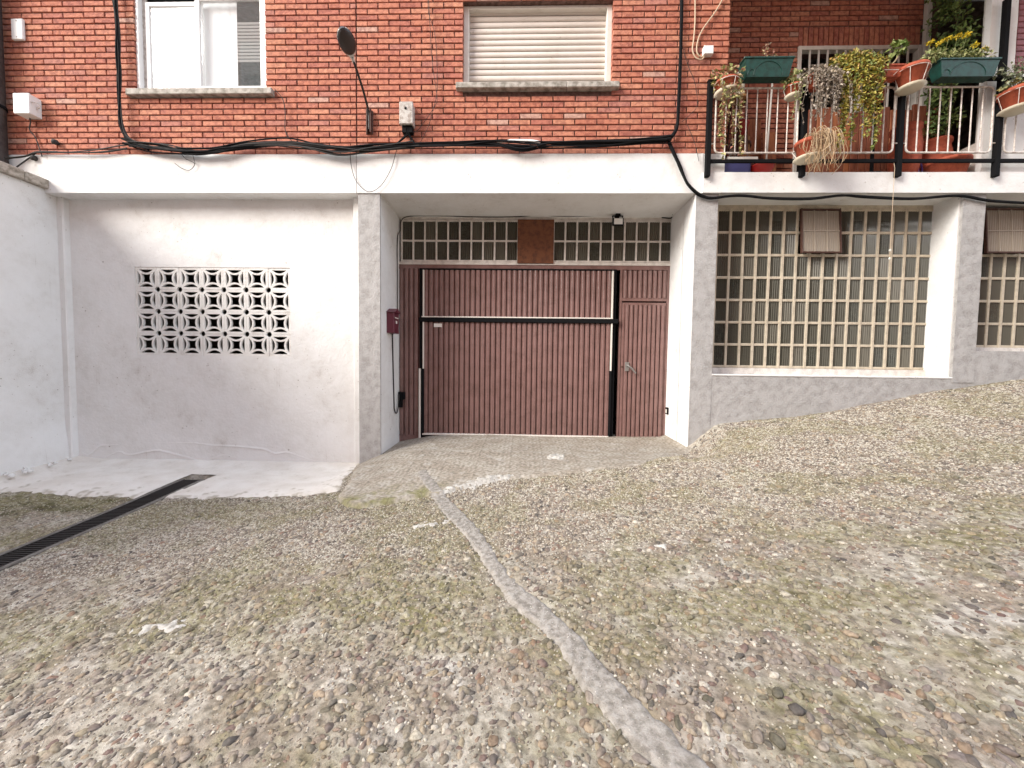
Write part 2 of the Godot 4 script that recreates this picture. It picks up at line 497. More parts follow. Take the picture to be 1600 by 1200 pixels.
func ground_tint(x: float, z: float) -> Color:
	var n := na.get_noise_2d(x * 60 + 900, z * 85 + 40)
	var k := nb.get_noise_2d(x * 220 + 40, z * 220)
	var f := nc.get_noise_2d(x * 1100, z * 1100)
	var c := Color(0.575, 0.532, 0.455)
	c = c.lerp(Color(0.36, 0.295, 0.23), clampf(0.55 + n * 1.6, 0, 1) * 0.85)          # brown earth in the joints
	c = c.lerp(Color(0.70, 0.665, 0.60), clampf(k * 1.7 - 0.05 + n * 0.5 + f * 0.6, 0, 1) * 0.85)     # worn pale cement
	c = c.lerp(Color(0.75, 0.73, 0.69), spots(pale_spots, x, z) * clampf(0.55 + 1.5 * k, 0, 1))
	c = c.lerp(Color(0.315, 0.29, 0.125), moss_at(x, z) * clampf(0.62 + f * 1.2, 0.15, 1))   # moss
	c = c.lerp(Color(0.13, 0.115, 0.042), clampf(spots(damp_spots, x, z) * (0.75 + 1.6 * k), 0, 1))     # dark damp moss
	c = c.lerp(Color(0.12, 0.095, 0.075), clampf(f * 2.6 - 0.5, 0, 1) * 0.75)             # pits full of dirt
	return c

func heights_sheet(xs: PackedFloat32Array, zs: PackedFloat32Array, f: Callable, col: Callable, keep: Callable = no_func) -> ArrayMesh:
	var nx := xs.size(); var nz := zs.size()
	var v := PackedVector3Array(); v.resize(nx * nz)
	var n := PackedVector3Array(); n.resize(nx * nz)
	var c := PackedColorArray(); c.resize(nx * nz)
	var ok := PackedByteArray(); ok.resize(nx * nz)
	for j in nz:
		for i in nx:
			var id := j * nx + i
			ok[id] = 1 if not keep.is_valid() or keep.call(xs[i], zs[j]) else 0
			if ok[id]:
				v[id] = Vector3(xs[i], f.call(xs[i], zs[j]), zs[j])
				if col.is_valid(): c[id] = col.call(xs[i], zs[j])
	var idx := PackedInt32Array()
	for j in nz - 1:
		for i in nx - 1:
			var a := j * nx + i
			if ok[a] and ok[a + 1] and ok[a + nx] and ok[a + nx + 1]:
				idx.append_array([a, a + 1, a + nx + 1, a, a + nx + 1, a + nx])
				var fn := (v[a + nx] - v[a + 1]).cross(v[a + nx + 1] - v[a])
				if fn.y < 0: fn = -fn
				for q in [a, a + 1, a + nx, a + nx + 1]: n[q] += fn
	for i in n.size(): n[i] = n[i].normalized() if n[i].length_squared() > 0 else Vector3.UP
	var arr := []
	arr.resize(Mesh.ARRAY_MAX)
	arr[Mesh.ARRAY_VERTEX] = v
	arr[Mesh.ARRAY_NORMAL] = n
	if col.is_valid(): arr[Mesh.ARRAY_COLOR] = c
	arr[Mesh.ARRAY_INDEX] = idx
	var m := ArrayMesh.new()
	m.add_surface_from_arrays(Mesh.PRIMITIVE_TRIANGLES, arr)
	return m

func span(a: float, b: float, step: float) -> PackedFloat32Array:
	var out := PackedFloat32Array()
	var n := maxi(1, int(round((b - a) / step)))
	for i in n + 1: out.append(lerpf(a, b, float(i) / n))
	return out

func pebble_mesh(seed_: int) -> ArrayMesh:
	var r := RandomNumberGenerator.new(); r.seed = seed_
	var nz := FastNoiseLite.new(); nz.seed = seed_; nz.frequency = 0.9
	var st := st_new()
	st.set_smooth_group(0)
	var segs := 8; var rows := 5
	var cuts := []
	for k in 7: cuts.append([Vector3(r.randf_range(-1, 1), r.randf_range(0.0, 1), r.randf_range(-1, 1)).normalized(), r.randf_range(0.45, 0.8)])
	var p := func(i: int, j: int) -> Vector3:
		var a := TAU * (i % segs) / segs
		var e := PI * j / rows - PI / 2
		var d := Vector3(cos(a) * cos(e), sin(e), sin(a) * cos(e))
		var l := 1.0 + 0.35 * nz.get_noise_3dv(d * 1.3)
		d *= l
		for c in cuts:
			var over: float = d.dot(c[0]) - c[1]
			if over > 0: d -= c[0] * over * 0.85
		return d
	for j in rows:
		for i in segs:
			if j == 0: tri(st, p.call(i, 0), p.call(i, 1), p.call(i + 1, 1))
			elif j == rows - 1: tri(st, p.call(i + 1, j), p.call(i, j), p.call(i, rows))
			else: quad(st, p.call(i + 1, j), p.call(i, j), p.call(i, j + 1), p.call(i + 1, j + 1))
	return commit(st)

const STONES := [Color(0.20, 0.165, 0.14), Color(0.29, 0.24, 0.195), Color(0.15, 0.11, 0.095), Color(0.06, 0.05, 0.048), Color(0.37, 0.30, 0.22), Color(0.27, 0.165, 0.12), Color(0.25, 0.205, 0.17), Color(0.31, 0.26, 0.22), Color(0.18, 0.11, 0.095), Color(0.62, 0.57, 0.49), Color(0.25, 0.21, 0.185), Color(0.22, 0.175, 0.16), Color(0.34, 0.29, 0.24), Color(0.40, 0.34, 0.27), Color(0.10, 0.08, 0.072), Color(0.28, 0.22, 0.17), Color(0.38, 0.29, 0.20)]

func build_ground() -> void:
	# outlines seen in the photograph, laid on the ground
	apron_edge = PackedVector2Array()
	for q in [[-1.95, -0.9], [-1.97, 0.02]]: apron_edge.append(Vector2(q[0], q[1]))
	for q in [[548, 752], [534, 770], [527, 782], [540, 790], [562, 794], [590, 790], [630, 783], [664, 776], [690, 774], [740, 760], [790, 750], [850, 744], [905, 738], [1000, 727], [1050, 712], [1085, 697]]:
		var g := gp(q[0], q[1])
		apron_edge.append(Vector2(g.x, g.z))
	apron_edge.append(Vector2(2.2, -0.02)); apron_edge.append(Vector2(2.2, -0.9))
	paint_edge = PackedVector2Array()
	for q in [[-7.0, -0.5], [-7.0, 0.72], [-5.2, 0.80], [-4.2, 0.86], [-3.5, 0.90], [-2.8, 0.95], [-2.1, 1.0], [-1.73, 1.0], [-1.85, 0.6], [-1.96, 0.02], [-1.96, -0.5]]:
		paint_edge.append(Vector2(q[0], q[1]))
	var mids := []
	for q in [[660, 742, 8], [672, 760, 9], [686, 776, 10], [706, 800, 14], [737, 830, 13], [760, 865, 12], [783, 902, 13], [808, 930, 17], [838, 955, 20], [888, 1000, 21], [923, 1050, 27], [966, 1100, 30], [1015, 1150, 33], [1066, 1200, 36], [1130, 1270, 40]]:
		var g := gp(q[0], q[1])
		mids.append(g)
		strip_half.append(absf(gp(q[0] + q[2], q[1]).x - g.x) * 0.92)
	strip_line = PackedVector3Array(mids)
	for q in [[600, 785, 90, 16, 1.3], [640, 775, 60, 12, 1.3], [500, 800, 60, 14, 0.6], [620, 905, 190, 60, 1.0], [540, 960, 200, 50, 0.7], [430, 1010, 160, 40, 0.5], [1250, 930, 200, 40, 0.45], [1180, 700, 90, 16, 0.5], [90, 790, 150, 12, 2.0], [300, 800, 90, 12, 0.7], [780, 1160, 150, 40, 0.5], [1350, 1160, 150, 40, 0.5], [1250, 1090, 110, 40, 0.4], [1500, 850, 150, 60, 0.35], [1050, 800, 120, 30, 0.4], [860, 960, 60, 30, 0.4]]:
		var g := gp(q[0], q[1])
		var e := gp(q[0] + q[2], q[1])
		var f := gp(q[0], q[1] + q[3])
		moss_spots.append([g.x, g.z, absf(e.x - g.x), maxf(absf(f.z - g.z), 0.08), q[4]])
	for q in [[540, 870, 45, 8, 0.9], [700, 1050, 80, 20, 0.6], [1130, 880, 90, 30, 0.6], [1540, 970, 80, 30, 0.8], [1300, 960, 60, 20, 0.5], [900, 1010, 40, 12, 0.6], [160, 860, 100, 10, 0.5], [80, 1090, 90, 20, 0.4], [1400, 1000, 60, 16, 0.8], [1600, 1100, 60, 30, 0.7], [640, 1160, 60, 14, 0.8], [1300, 1140, 40, 14, 0.6], [1120, 680, 60, 10, 0.5], [970, 800, 70, 10, 0.4]]:
		var g := gp(q[0], q[1])
		var e := gp(q[0] + q[2], q[1])
		var f := gp(q[0], q[1] + q[3])
		pale_spots.append([g.x, g.z, absf(e.x - g.x), maxf(absf(f.z - g.z), 0.06), q[4]])

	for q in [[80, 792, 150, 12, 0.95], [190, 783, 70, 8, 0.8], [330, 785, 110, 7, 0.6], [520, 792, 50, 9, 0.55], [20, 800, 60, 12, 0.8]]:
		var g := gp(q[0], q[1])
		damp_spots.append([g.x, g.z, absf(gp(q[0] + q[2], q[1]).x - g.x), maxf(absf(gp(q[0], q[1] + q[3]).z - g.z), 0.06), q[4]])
	var xs := span(-30, -7, 1.5); xs.resize(xs.size() - 1)
	xs.append_array(span(-7, -4.2, 0.045)); xs.resize(xs.size() - 1)
	xs.append_array(span(-4.2, 4.2, 0.026)); xs.resize(xs.size() - 1)
	xs.append_array(span(4.2, 7.4, 0.045)); xs.resize(xs.size() - 1)
	xs.append_array(span(7.4, 30, 1.5))
	var zs := span(-0.9, 0.9, 0.04); zs.resize(zs.size() - 1)
	zs.append_array(span(0.9, 4.3, 0.024)); zs.resize(zs.size() - 1)
	zs.append_array(span(4.3, 6.3, 0.2)); zs.resize(zs.size() - 1)
	zs.append_array(span(6.3, 40, 1.6))
	var drain_cut := func(x: float, z: float) -> float:      # a trench under the drain
		if z > 0.34 and z < 4.4 and absf(x - drain_x(z)) < 0.135: return -0.12
		return 0.0
	var ground := inst("ground", heights_sheet(xs, zs, func(x, z): return ground_h(x, z) + (ground_rough(x, z) if strip_by(Vector2(x, z)) < 0.0 else -0.012) + drain_cut.call(x, z), func(x, z): return ground_tint(x, z)), M.ground, self)
	structure(ground)

	# smooth concrete in front of the garage, standing a little above the pebbled concrete with a broken lip
	var apron := inst("garage_ramp", heights_sheet(span(-2.05, 2.25, 0.03), span(-0.9, 1.75, 0.03),
		func(x, z):
			var d := inside_by(Vector2(x, z), apron_edge) + 0.03 * nb.get_noise_2d(x * 500, z * 500)
			var lip := 0.028 if x < -0.5 else lerpf(0.028, 0.012, smoothstep(-0.5, 0.3, x))
			return ground_h(x, z) + 0.006 * na.get_noise_2d(x * 120, z * 120) + 0.002 * nb.get_noise_2d(x * 700, z * 700) + clampf(d * 2.2, -0.03, lip),
		func(x, z):
			var k := nb.get_noise_2d(x * 120 + 9, z * 200)
			var c := Color(0.56, 0.51, 0.44).lerp(Color(0.42, 0.36, 0.29), clampf(0.5 + k * 1.3, 0, 1) * 0.7)
			c = c.lerp(Color(0.66, 0.63, 0.58), clampf(nb.get_noise_2d(x * 300, z * 300) * 1.5 - 0.25, 0, 1))
			return c.lerp(Color(0.30, 0.295, 0.11), clampf(spots(moss_spots, x, z) * clampf(0.35 + 1.6 * k + 0.8 * nc.get_noise_2d(x * 700, z * 700), 0, 1), 0, 0.8)),
		func(x, z): return inside_by(Vector2(x, z), apron_edge) > -0.07), M.ground, self)
	structure(apron)

	# white-painted floor along the left wall
	var painted := inst("painted_floor", heights_sheet(span(-6.6, -1.70, 0.03), span(-0.26, 1.1, 0.03),
		func(x, z):
			var d := inside_by(Vector2(x, z), paint_edge) + 0.05 * na.get_noise_2d(x * 260, z * 260) + 0.035 * nb.get_noise_2d(x * 420, z * 420)
			var up := 0.035 * pow(clampf((0.10 - z) / 0.28, 0, 1), 1.6)
			up += 0.06 * pow(clampf((-5.3 - x) / 0.4, 0, 1), 2.0)
			return ground_h(x, z) + up + 0.007 * na.get_noise_2d(x * 150, z * 150) + 0.003 * nb.get_noise_2d(x * 500, z * 500) + clampf(d * 0.4, -0.03, 0.012),
		func(x, z):
			var d := inside_by(Vector2(x, z), paint_edge)
			var k := nb.get_noise_2d(x * 260 + 50, z * 420) + 0.6 * nc.get_noise_2d(x * 700, z * 700)
			var c := Color(0.74, 0.70, 0.655).lerp(Color(0.62, 0.56, 0.50), clampf(0.3 + 1.3 * na.get_noise_2d(x * 90, z * 160), 0, 1) * 0.6)
			return c.lerp(Color(0.40, 0.35, 0.28), clampf((k - 0.12 - d * 2.2) * 4.0, 0, 0.85)),
		func(x, z):
			if z > 0.31 and absf(x - drain_x(z)) < 0.13: return false
			return inside_by(Vector2(x, z), paint_edge) > -0.09), M.worn_paint, self)
	structure(painted)

	# strip of newer cement filling a long trench
	var lo := Vector2(9, 9); var hi := Vector2(-9, -9)
	for p in strip_line:
		lo = lo.min(Vector2(p.x - 0.3, p.z - 0.2)); hi = hi.max(Vector2(p.x + 0.3, p.z + 0.2))
	var strip := inst("cement_strip", heights_sheet(span(lo.x, hi.x, 0.013), span(lo.y, hi.y, 0.013),
		func(x, z):
			var d := strip_by(Vector2(x, z)) + 0.012 * nb.get_noise_2d(x * 420, z * 420) + 0.014 * nc.get_noise_2d(x * 900, z * 900)
			var on := clampf(inside_by(Vector2(x, z), apron_edge) * 2.2, 0.0, 0.026)
			return ground_h(x, z) + on + 0.002 * nb.get_noise_2d(x * 400, z * 400) + clampf(d * 1.2, -0.03, 0.006),
		func(x, z):
			var c := Color(0.44, 0.41, 0.375).lerp(Color(0.50, 0.47, 0.43), clampf(0.5 + 0.6 * nb.get_noise_2d(x * 250, z * 250), 0, 1))
			return c,
		func(x, z): return strip_by(Vector2(x, z)) > -0.06), M.ground, self)
	structure(strip)

	# pebbles set in the concrete
	var kinds := []
	for k in 8: kinds.append(pebble_mesh(500 + k))
	var r := RandomNumberGenerator.new(); r.seed = 4242
	var big := []
	var many_t := []
	var many_c := []
	var tries := 0
	var bounds := [[-6.2, 6.9, 0.02, 1.6, 22000], [-4.6, 5.4, 1.6, 2.6, 25000], [-3.4, 4.2, 2.6, 4.1, 27000]]
	for b in bounds:
		for i in b[4]:
			tries += 1
			var x := r.randf_range(b[0], b[1])
			var z := r.randf_range(b[2], b[3])
			var s := 0.005 + 0.0185 * pow(r.randf(), 3.0)
			if b[3] < 2.0: s = 0.007 + 0.018 * pow(r.randf(), 2.6)
			var col: Color = STONES[r.randi() % STONES.size()]
			var yaw := r.randf() * TAU
			var k1 := r.randf(); var k2 := r.randf(); var k3 := r.randf(); var k4 := r.randf()
			var bare := na.get_noise_2d(x * 45 + 77, z * 60)      # places where the cement still covers the stones
			if bare > 0.22 and k4 > 0.45: continue
			if x < -2.2 and k4 > 0.55: continue
			if x < -3.72 and k4 > 0.08: continue
			var pp := Vector2(x, z)
			if strip_by(pp) > -s * 0.3 or inside_by(pp, apron_edge) > -s or inside_by(pp, paint_edge) > -0.02: continue
			if absf(x - drain_x(z)) < 0.15 + s: continue
			var y := ground_h(x, z)
			var scr := project(Vector3(x, y, z))
			if scr.x < -160 or scr.x > 1760 or scr.y > 1330: continue
			var e := 0.1
			var up := Vector3(ground_h(x - e, z) - ground_h(x + e, z), 2 * e, ground_h(x, z - e) - ground_h(x, z + e)).normalized()
			var bs := Basis(Quaternion(Vector3.UP, (up + Vector3(k1 - 0.5, 0, k2 - 0.5) * 0.35).normalized())) * Basis(Vector3.UP, yaw)
			bs = bs * Basis.from_scale(Vector3(s * lerpf(1.0, 1.55, k3), s * lerpf(0.42, 0.7, k2), s * lerpf(0.7, 1.0, k1)))
			y += ground_rough(x, z) + s * lerpf(-0.22, 0.17, k4)
			col = col * lerpf(0.8, 1.2, k1)
			col = col.lerp(Color(0.44, 0.40, 0.33), 0.34 * k4)                                # cement film
			col = col.lerp(Color(0.22, 0.21, 0.085), moss_at(x, z) * 0.55 * (0.3 + 0.7 * k2))
			var tr := Transform3D(bs, Vector3(x, y, z))
			var px := s * F / maxf(0.4, (cam_basis.transposed() * (Vector3(x, y, z) - EYE)).z * -1)
			var seen := scr.x > -5 and scr.x < 1605 and scr.y < 1205
			if seen and px > 6.0: big.append([px, tr, col, r.randi() % 8])
			else:
				many_t.append(tr); many_c.append(col)
	big.sort_custom(func(p, q): return p[0] > q[0])
	var stone_mats := []
	for k in STONES.size() * 2:
		var base: Color = STONES[k % STONES.size()]
		base = base.lerp(Color(0.44, 0.40, 0.33), 0.12) if k < STONES.size() else base.lerp(Color(0.30, 0.28, 0.17), 0.32)
		stone_mats.append(mat("stone_%d" % k, base, 0.7, "grit", "", 0.11))
	for i in big.size():
		if i < 300:
			var o := inst("pebble", kinds[big[i][3]], stone_mats[(i * 7 + int(big[i][0] * 100)) % stone_mats.size()], ground)
			o.transform = big[i][1]
		else:
			many_t.append(big[i][1]); many_c.append(big[i][2])
	# coarse sand and small chips standing out of the worn cement
	for i in 190000:
		var z := 4.1 - 4.05 * sqrt(r.randf())
		if r.randf() < 0.5: z = r.randf_range(0.3, 2.2)
		var x := r.randf_range(-1.0, 1.0) * (6.6 - 0.85 * z) + 0.3
		var k1 := r.randf(); var k2 := r.randf(); var k3 := r.randf()
		var y := ground_h(x, z)
		var scr := project(Vector3(x, y, z))
		if scr.x < -100 or scr.x > 1700 or scr.y > 1280 or absf(x - drain_x(z)) < 0.15: continue
		var pp := Vector2(x, z)
		if z < 1.7 and (inside_by(pp, apron_edge) > -0.005 or inside_by(pp, paint_edge) > -0.02): continue
		var on_strip := strip_by(pp)
		if (x < -3.72 and k3 < 0.75): continue
		if on_strip > -0.006 and on_strip < 0.012: continue
		var s := 0.0028 + 0.0038 * k1 * k1 + 0.0012 * maxf(0, 2.5 - z)
		var col := Color(0.66, 0.62, 0.54) if k2 < 0.45 else (Color(0.20, 0.16, 0.13) if k2 < 0.8 else Color(0.42, 0.34, 0.26))
		var lift := 0.0
		if on_strip > 0.0:
			s = 0.0013 + 0.0016 * k1
			col = Color(0.70, 0.68, 0.64) if k2 < 0.5 else Color(0.24, 0.22, 0.20)
			lift = 0.006 - ground_rough(x, z)
		else:
			col = col.lerp(Color(0.30, 0.29, 0.12), moss_at(x, z) * 0.6 * k3)
		many_t.append(Transform3D(Basis(Vector3.UP, k3 * TAU) * Basis.from_scale(Vector3(s * 1.4, s * 0.8, s)), Vector3(x, y + ground_rough(x, z) + lift + s * 0.1, z)))
		many_c.append(col)
	var halves := [[], []]
	for i in many_t.size(): halves[i % 2].append(i)
	for hlf in 2:
		var mm := MultiMesh.new()
		mm.transform_format = MultiMesh.TRANSFORM_3D
		mm.use_colors = true
		mm.mesh = kinds[hlf * 3 + 1]
		mm.instance_count = halves[hlf].size()
		for i in halves[hlf].size():
			mm.set_instance_transform(i, many_t[halves[hlf][i]])
			mm.set_instance_color(i, many_c[halves[hlf][i]])
		var mi := MultiMeshInstance3D.new()
		mi.name = "pebbles" if hlf == 0 else "gravel"
		mi.multimesh = mm
		mi.material_override = M.pebble
		stuff(mi)
		ground.add_child(mi, true)
	print("pebbles ", many_t.size(), " big ", big.size())

	# dabs of white paint spilt on the ground
	for q in [[742, 759, 40, 5, 0.5], [672, 820, 22, 3, 0.1], [250, 980, 30, 7, 0.2], [868, 716, 9, 2, 0.1], [1036, 853, 9, 4, 0.3]]:
		var c := gp(q[0], q[1])
		var ex: float = absf(gp(q[0] + q[2], q[1]).x - c.x)
		var ez: float = maxf(absf(gp(q[0], q[1] + q[3]).z - c.z), 0.03)
		var sh := heights_sheet(span(c.x - ex * 1.5, c.x + ex * 1.5, 0.014), span(c.z - ez * 2.2, c.z + ez * 2.2, 0.014),
			func(x, z):
				var u: float = (x - c.x) / ex
				var w: float = (z - c.z + (x - c.x) * q[4]) / ez
				var d: float = 1.0 - sqrt(u * u + w * w) + 1.5 * nb.get_noise_2d(x * 420, z * 700) + 0.7 * nc.get_noise_2d(x * 900, z * 900)
				var on := clampf(inside_by(Vector2(x, z), apron_edge) * 2.2, 0.0, 0.026)
				return ground_h(x, z) + ground_rough(x, z) + on + clampf(d * 0.02, -0.02, 0.0095),
			no_func)
		var o := inst(numbered("paint_spill"), sh, M.spilt_paint, self)
		structure(o)

func drain_x(z: float) -> float:
	return -3.60 - 0.012 * (z - 0.4)

func build_drain() -> void:
	var z0 := 0.43; var z1 := 4.0
	var d := thing("drain_channel", "narrow black slotted drain channel sunk along the ground from the white wall", "drain", Vector3(drain_x(1.0), ground_h(drain_x(1.0), 1.0), 1.0))
	d.position = Vector3.ZERO
	var y := func(z: float) -> float: return ground_h(-3.6, z) + 0.010
	for s in [-1, 1]:
		var st := st_new()
		for k in 12:
			var a := lerpf(z0, z1, k / 12.0); var b := lerpf(z0, z1, (k + 1) / 12.0)
			var xa: float = drain_x(a) + s * 0.115; var xb: float = drain_x(b) + s * 0.115
			var p := []
			for e in [[xa, a], [xb, b]]:
				for c in [[-0.02, -0.11], [0.02, -0.11], [0.02, 0.0], [-0.02, 0.0]]: p.append(Vector3(e[0] + c[0], y.call(e[1]) + c[1], e[1]))
			hexa(st, p)
		obj("channel_edge", st, M.channel_edge, d)
	var st2 := st_new()
	for k in 12:
		var a := lerpf(z0, z1, k / 12.0); var b := lerpf(z0, z1, (k + 1) / 12.0)
		quad(st2, Vector3(drain_x(a) - 0.1, y.call(a) - 0.09, a), Vector3(drain_x(b) - 0.1, y.call(b) - 0.09, b), Vector3(drain_x(b) + 0.1, y.call(b) - 0.09, b), Vector3(drain_x(a) + 0.1, y.call(a) - 0.09, a))
	obj("channel_floor", st2, M.silt, d)
	# three grates, each with its slats
	var n := 0
	var st3 := st_new()
	box(st3, -0.092, 0.092, -0.016, -0.002, -0.0065, 0.0065)
	var slat := commit(st3)
	var zz := z0 + 0.02
	while zz < 3.1:
		var len := minf(0.75, 3.1 - zz)
		var zc := zz
		while zc < zz + len - 0.02:
			var o := inst("slat", slat, M.iron_grate, d, Vector3(drain_x(zc), y.call(zc), zc))
			o.rotation.x = 0.06
			zc += 0.026
			n += 1
		for s in [-1, 1]:
			var st := st_new()
			var p := []
			for e in [zz - 0.01, zz + len - 0.01]:
				for c in [[-0.006, -0.02], [0.006, -0.02], [0.006, 0.001], [-0.006, 0.001]]: p.append(Vector3(drain_x(e) + s * 0.088 + c[0], y.call(e) + c[1], e))
			hexa(st, p)
			obj("grate_bar", st, M.iron_grate, d)
		zz += 0.75

# ================================================================ buildings
const BRICK_W := 0.25
const BRICK_H := 0.0645
const BAND := 2.42                     # top of the white band, foot of the brickwork
const SOFFIT := 1.982

var brick_meshes := []

func make_brick_meshes() -> void:
	for k in 6:
		var r := RandomNumberGenerator.new(); r.seed = 90 + k
		var st := st_new()
		var a := 0.1185; var b := 0.0255; var c := 0.0035
		var j := func() -> Vector3: return Vector3(r.randf_range(-0.0025, 0.0025), r.randf_range(-0.002, 0.002), r.randf_range(-0.0025, 0.001))
		var f := [Vector3(-a + c, -b + c, 0) + j.call(), Vector3(a - c, -b + c, 0) + j.call(), Vector3(a - c, b - c, 0) + j.call(), Vector3(-a + c, b - c, 0) + j.call()]
		var m := []
		var s := [Vector3(-c, -c, -c), Vector3(c, -c, -c), Vector3(c, c, -c), Vector3(-c, c, -c)]
		for i in 4: m.append(f[i] + s[i])
		var back := [Vector3(-a, -b, -0.1), Vector3(a, -b, -0.1), Vector3(a, b, -0.1), Vector3(-a, b, -0.1)]
		quad(st, f[0], f[1], f[2], f[3])
		for i in 4:
			var i2 := (i + 1) % 4
			quad(st, m[i], m[i2], f[i2], f[i])
			quad(st, back[i], back[i2], m[i2], m[i])
		brick_meshes.append(commit(st))

func lay_bricks(parent: Node, x0: float, x1: float, y0: float, y1: float, zf: float, holes: Array, phase: float, singles: int, seed_: int) -> void:
	var r := RandomNumberGenerator.new(); r.seed = seed_
	var list := []
	var rows := int((y1 - y0) / BRICK_H)
	for k in rows:
		var y := y0 + (k + 0.5) * BRICK_H
		var x := x0 - BRICK_W + phase + (BRICK_W / 2 if k % 2 else 0.0)
		while x < x1:
			var a := maxf(x, x0); var b := minf(x + BRICK_W, x1)
			x += BRICK_W
			var tone := r.randf(); var pick := r.randi()
			var bits := [[a, b]]
			for h in holes:
				if y + BRICK_H * 0.4 < h[2] or y - BRICK_H * 0.4 > h[3]: continue
				var nb_ := []
				for q in bits:
					if q[1] <= h[0] or q[0] >= h[1]: nb_.append(q); continue
					if q[0] < h[0]: nb_.append([q[0], h[0] + 0.006])
					if q[1] > h[1]: nb_.append([h[1] - 0.006, q[1]])
				bits = nb_
			for q in bits:
				if q[1] - q[0] < 0.045: continue
				list.append([Vector3((q[0] + q[1]) / 2, y, zf + r.randf_range(-0.002, 0.0025)), (q[1] - q[0]) / BRICK_W, pick, tone])
	var eye := Vector3(0, 2.6, 4.5)
	list.sort_custom(func(p, q): return p[0].distance_squared_to(eye) < q[0].distance_squared_to(eye))
	var mass := st_new()
	var rest := 0
	for i in list.size():
		var b: Array = list[i]
		var mesh: ArrayMesh = brick_meshes[b[2] % 6]
		var weights := [0, 0, 0, 1, 1, 2, 2, 3, 3, 4, 5, 6, 0, 1, 3, 2, 4, 5, 0, 7 if b[3] > 0.55 else 1]
		var kind: int = weights[(b[2] / 6) % weights.size()]
		var tr := Transform3D(Basis.from_scale(Vector3(b[1], 1, 1)), b[0])
		if i < singles:
			inst("brick", mesh, M["brick_%d" % kind], parent).transform = tr
		else:
			var ma: StandardMaterial3D = M["brick_%d" % kind]
			mass.set_color(ma.albedo_color.srgb_to_linear())
			var ar := mesh.surface_get_arrays(0)
			var vs: PackedVector3Array = ar[Mesh.ARRAY_VERTEX]
			var ix = ar[Mesh.ARRAY_INDEX]
			if ix == null or ix.size() == 0:
				for v in vs: mass.add_vertex(tr * v)
			else:
				for v in ix: mass.add_vertex(tr * vs[v])
			rest += 1
	if rest > 0:
		stuff(obj("bricks", mass, M.brick_mass, parent))

func rib_sheet(w: float, h: float, ribs: int, depth: float) -> ArrayMesh:       # a pane of ribbed glass, centred
	var st := st_new()
	var n := ribs * 4
	for i in n:
		var a := -w / 2 + w * i / n
		var b := -w / 2 + w * (i + 1) / n
		var za := depth * (0.5 + 0.5 * cos(TAU * i / 4.0)); var zb := depth * (0.5 + 0.5 * cos(TAU * (i + 1) / 4.0))
		quad(st, Vector3(a, -h / 2, za), Vector3(b, -h / 2, zb), Vector3(b, h / 2, zb), Vector3(a, h / 2, za))
	return commit(st)

func lattice(called: String, parent: Node, x0: float, y0: float, cols: int, rows: int, pw: float, ph: float, bar: float, z0: float, z1: float, bars: Material, glass: Material, skip: Array) -> Node3D:
	# a cast grid with one ribbed pane in every opening; x0, y0 = centre of the first bar
	var root := part(called, parent)
	var st := st_new()
	var r := RandomNumberGenerator.new(); r.seed = 5
	for i in cols + 1:
		var x := x0 + i * pw
		cbox(st, x - bar / 2, x + bar / 2, y0 - bar / 2, y0 + rows * ph + bar / 2, z0, z1 + r.randf_range(0, 0.003), 0.003)
	for j in rows + 1:
		for i in cols:
			var y := y0 + j * ph
			cbox(st, x0 + i * pw + bar / 2 - 0.003, x0 + (i + 1) * pw - bar / 2 + 0.003, y - bar / 2, y + bar / 2, z0 + 0.002, z1 - 0.003, 0.003)
	obj("grid", st, bars, root)
	var pane := rib_sheet(pw - bar, ph - bar, 5, 0.016)
	for j in rows:
		for i in cols:
			var gone := false
			for s in skip:
				if i >= s[0] and i < s[1] and j >= s[2] and j < s[3]: gone = true
			if gone: continue
			var lot := r.randf()
			var o := inst("pane", pane, glass if lot < 0.68 else (M.ribbed_glass_dusty if lot < 0.86 else M.ribbed_glass_clear), root, Vector3(x0 + (i + 0.5) * pw, y0 + (j + 0.5) * ph, z0 + 0.006 + r.randf_range(0, 0.004)))
			o.rotation = Vector3(r.randf_range(-0.012, 0.012), r.randf_range(-0.02, 0.02), 0)
	return root

func hopper(parent: Node, x0: float, x1: float, y0: float, y1: float, z: float, lean: float) -> void:      # a little sash leaning out at its foot
	var root := part("vent_sash", parent, Vector3((x0 + x1) / 2, y1, z))
	root.rotation.x = -lean
	var w := (x1 - x0) / 2; var h := y1 - y0
	var st := st_new()
	cbox(st, -w - 0.004, -w + 0.011, -h, 0, -0.015, 0.018, 0.003); cbox(st, w - 0.011, w + 0.004, -h, 0, -0.015, 0.018, 0.003)
	cbox(st, -w + 0.01, w - 0.01, -h + 0.004, -h + 0.02, -0.014, 0.017, 0.003); cbox(st, -w + 0.01, w - 0.01, -0.02, -0.004, -0.014, 0.017, 0.003)
	obj("sash_frame", st, M.rust_steel, root)
	st = st_new()
	var pw := (2 * w - 0.02) / 3; var ph := (h - 0.04) / 2
	for i in 2: box(st, -w + 0.01 + (i + 1) * pw - 0.005, -w + 0.01 + (i + 1) * pw + 0.005, -h + 0.02, -0.02, -0.006, 0.010)
	box(st, -w + 0.012, w - 0.012, -0.02 - ph - 0.006, -0.02 - ph + 0.006, -0.005, 0.009)
	obj("glazing_bar", st, M.sash_bar, root)
	var pane := rib_sheet(pw - 0.01, ph - 0.012, 7, 0.004)
	for i in 3:
		for j in 2:
			inst("pane", pane, M.ribbed_pale, root, Vector3(-w + 0.01 + (i + 0.5) * pw, -0.02 - (j + 0.5) * ph, 0.001))

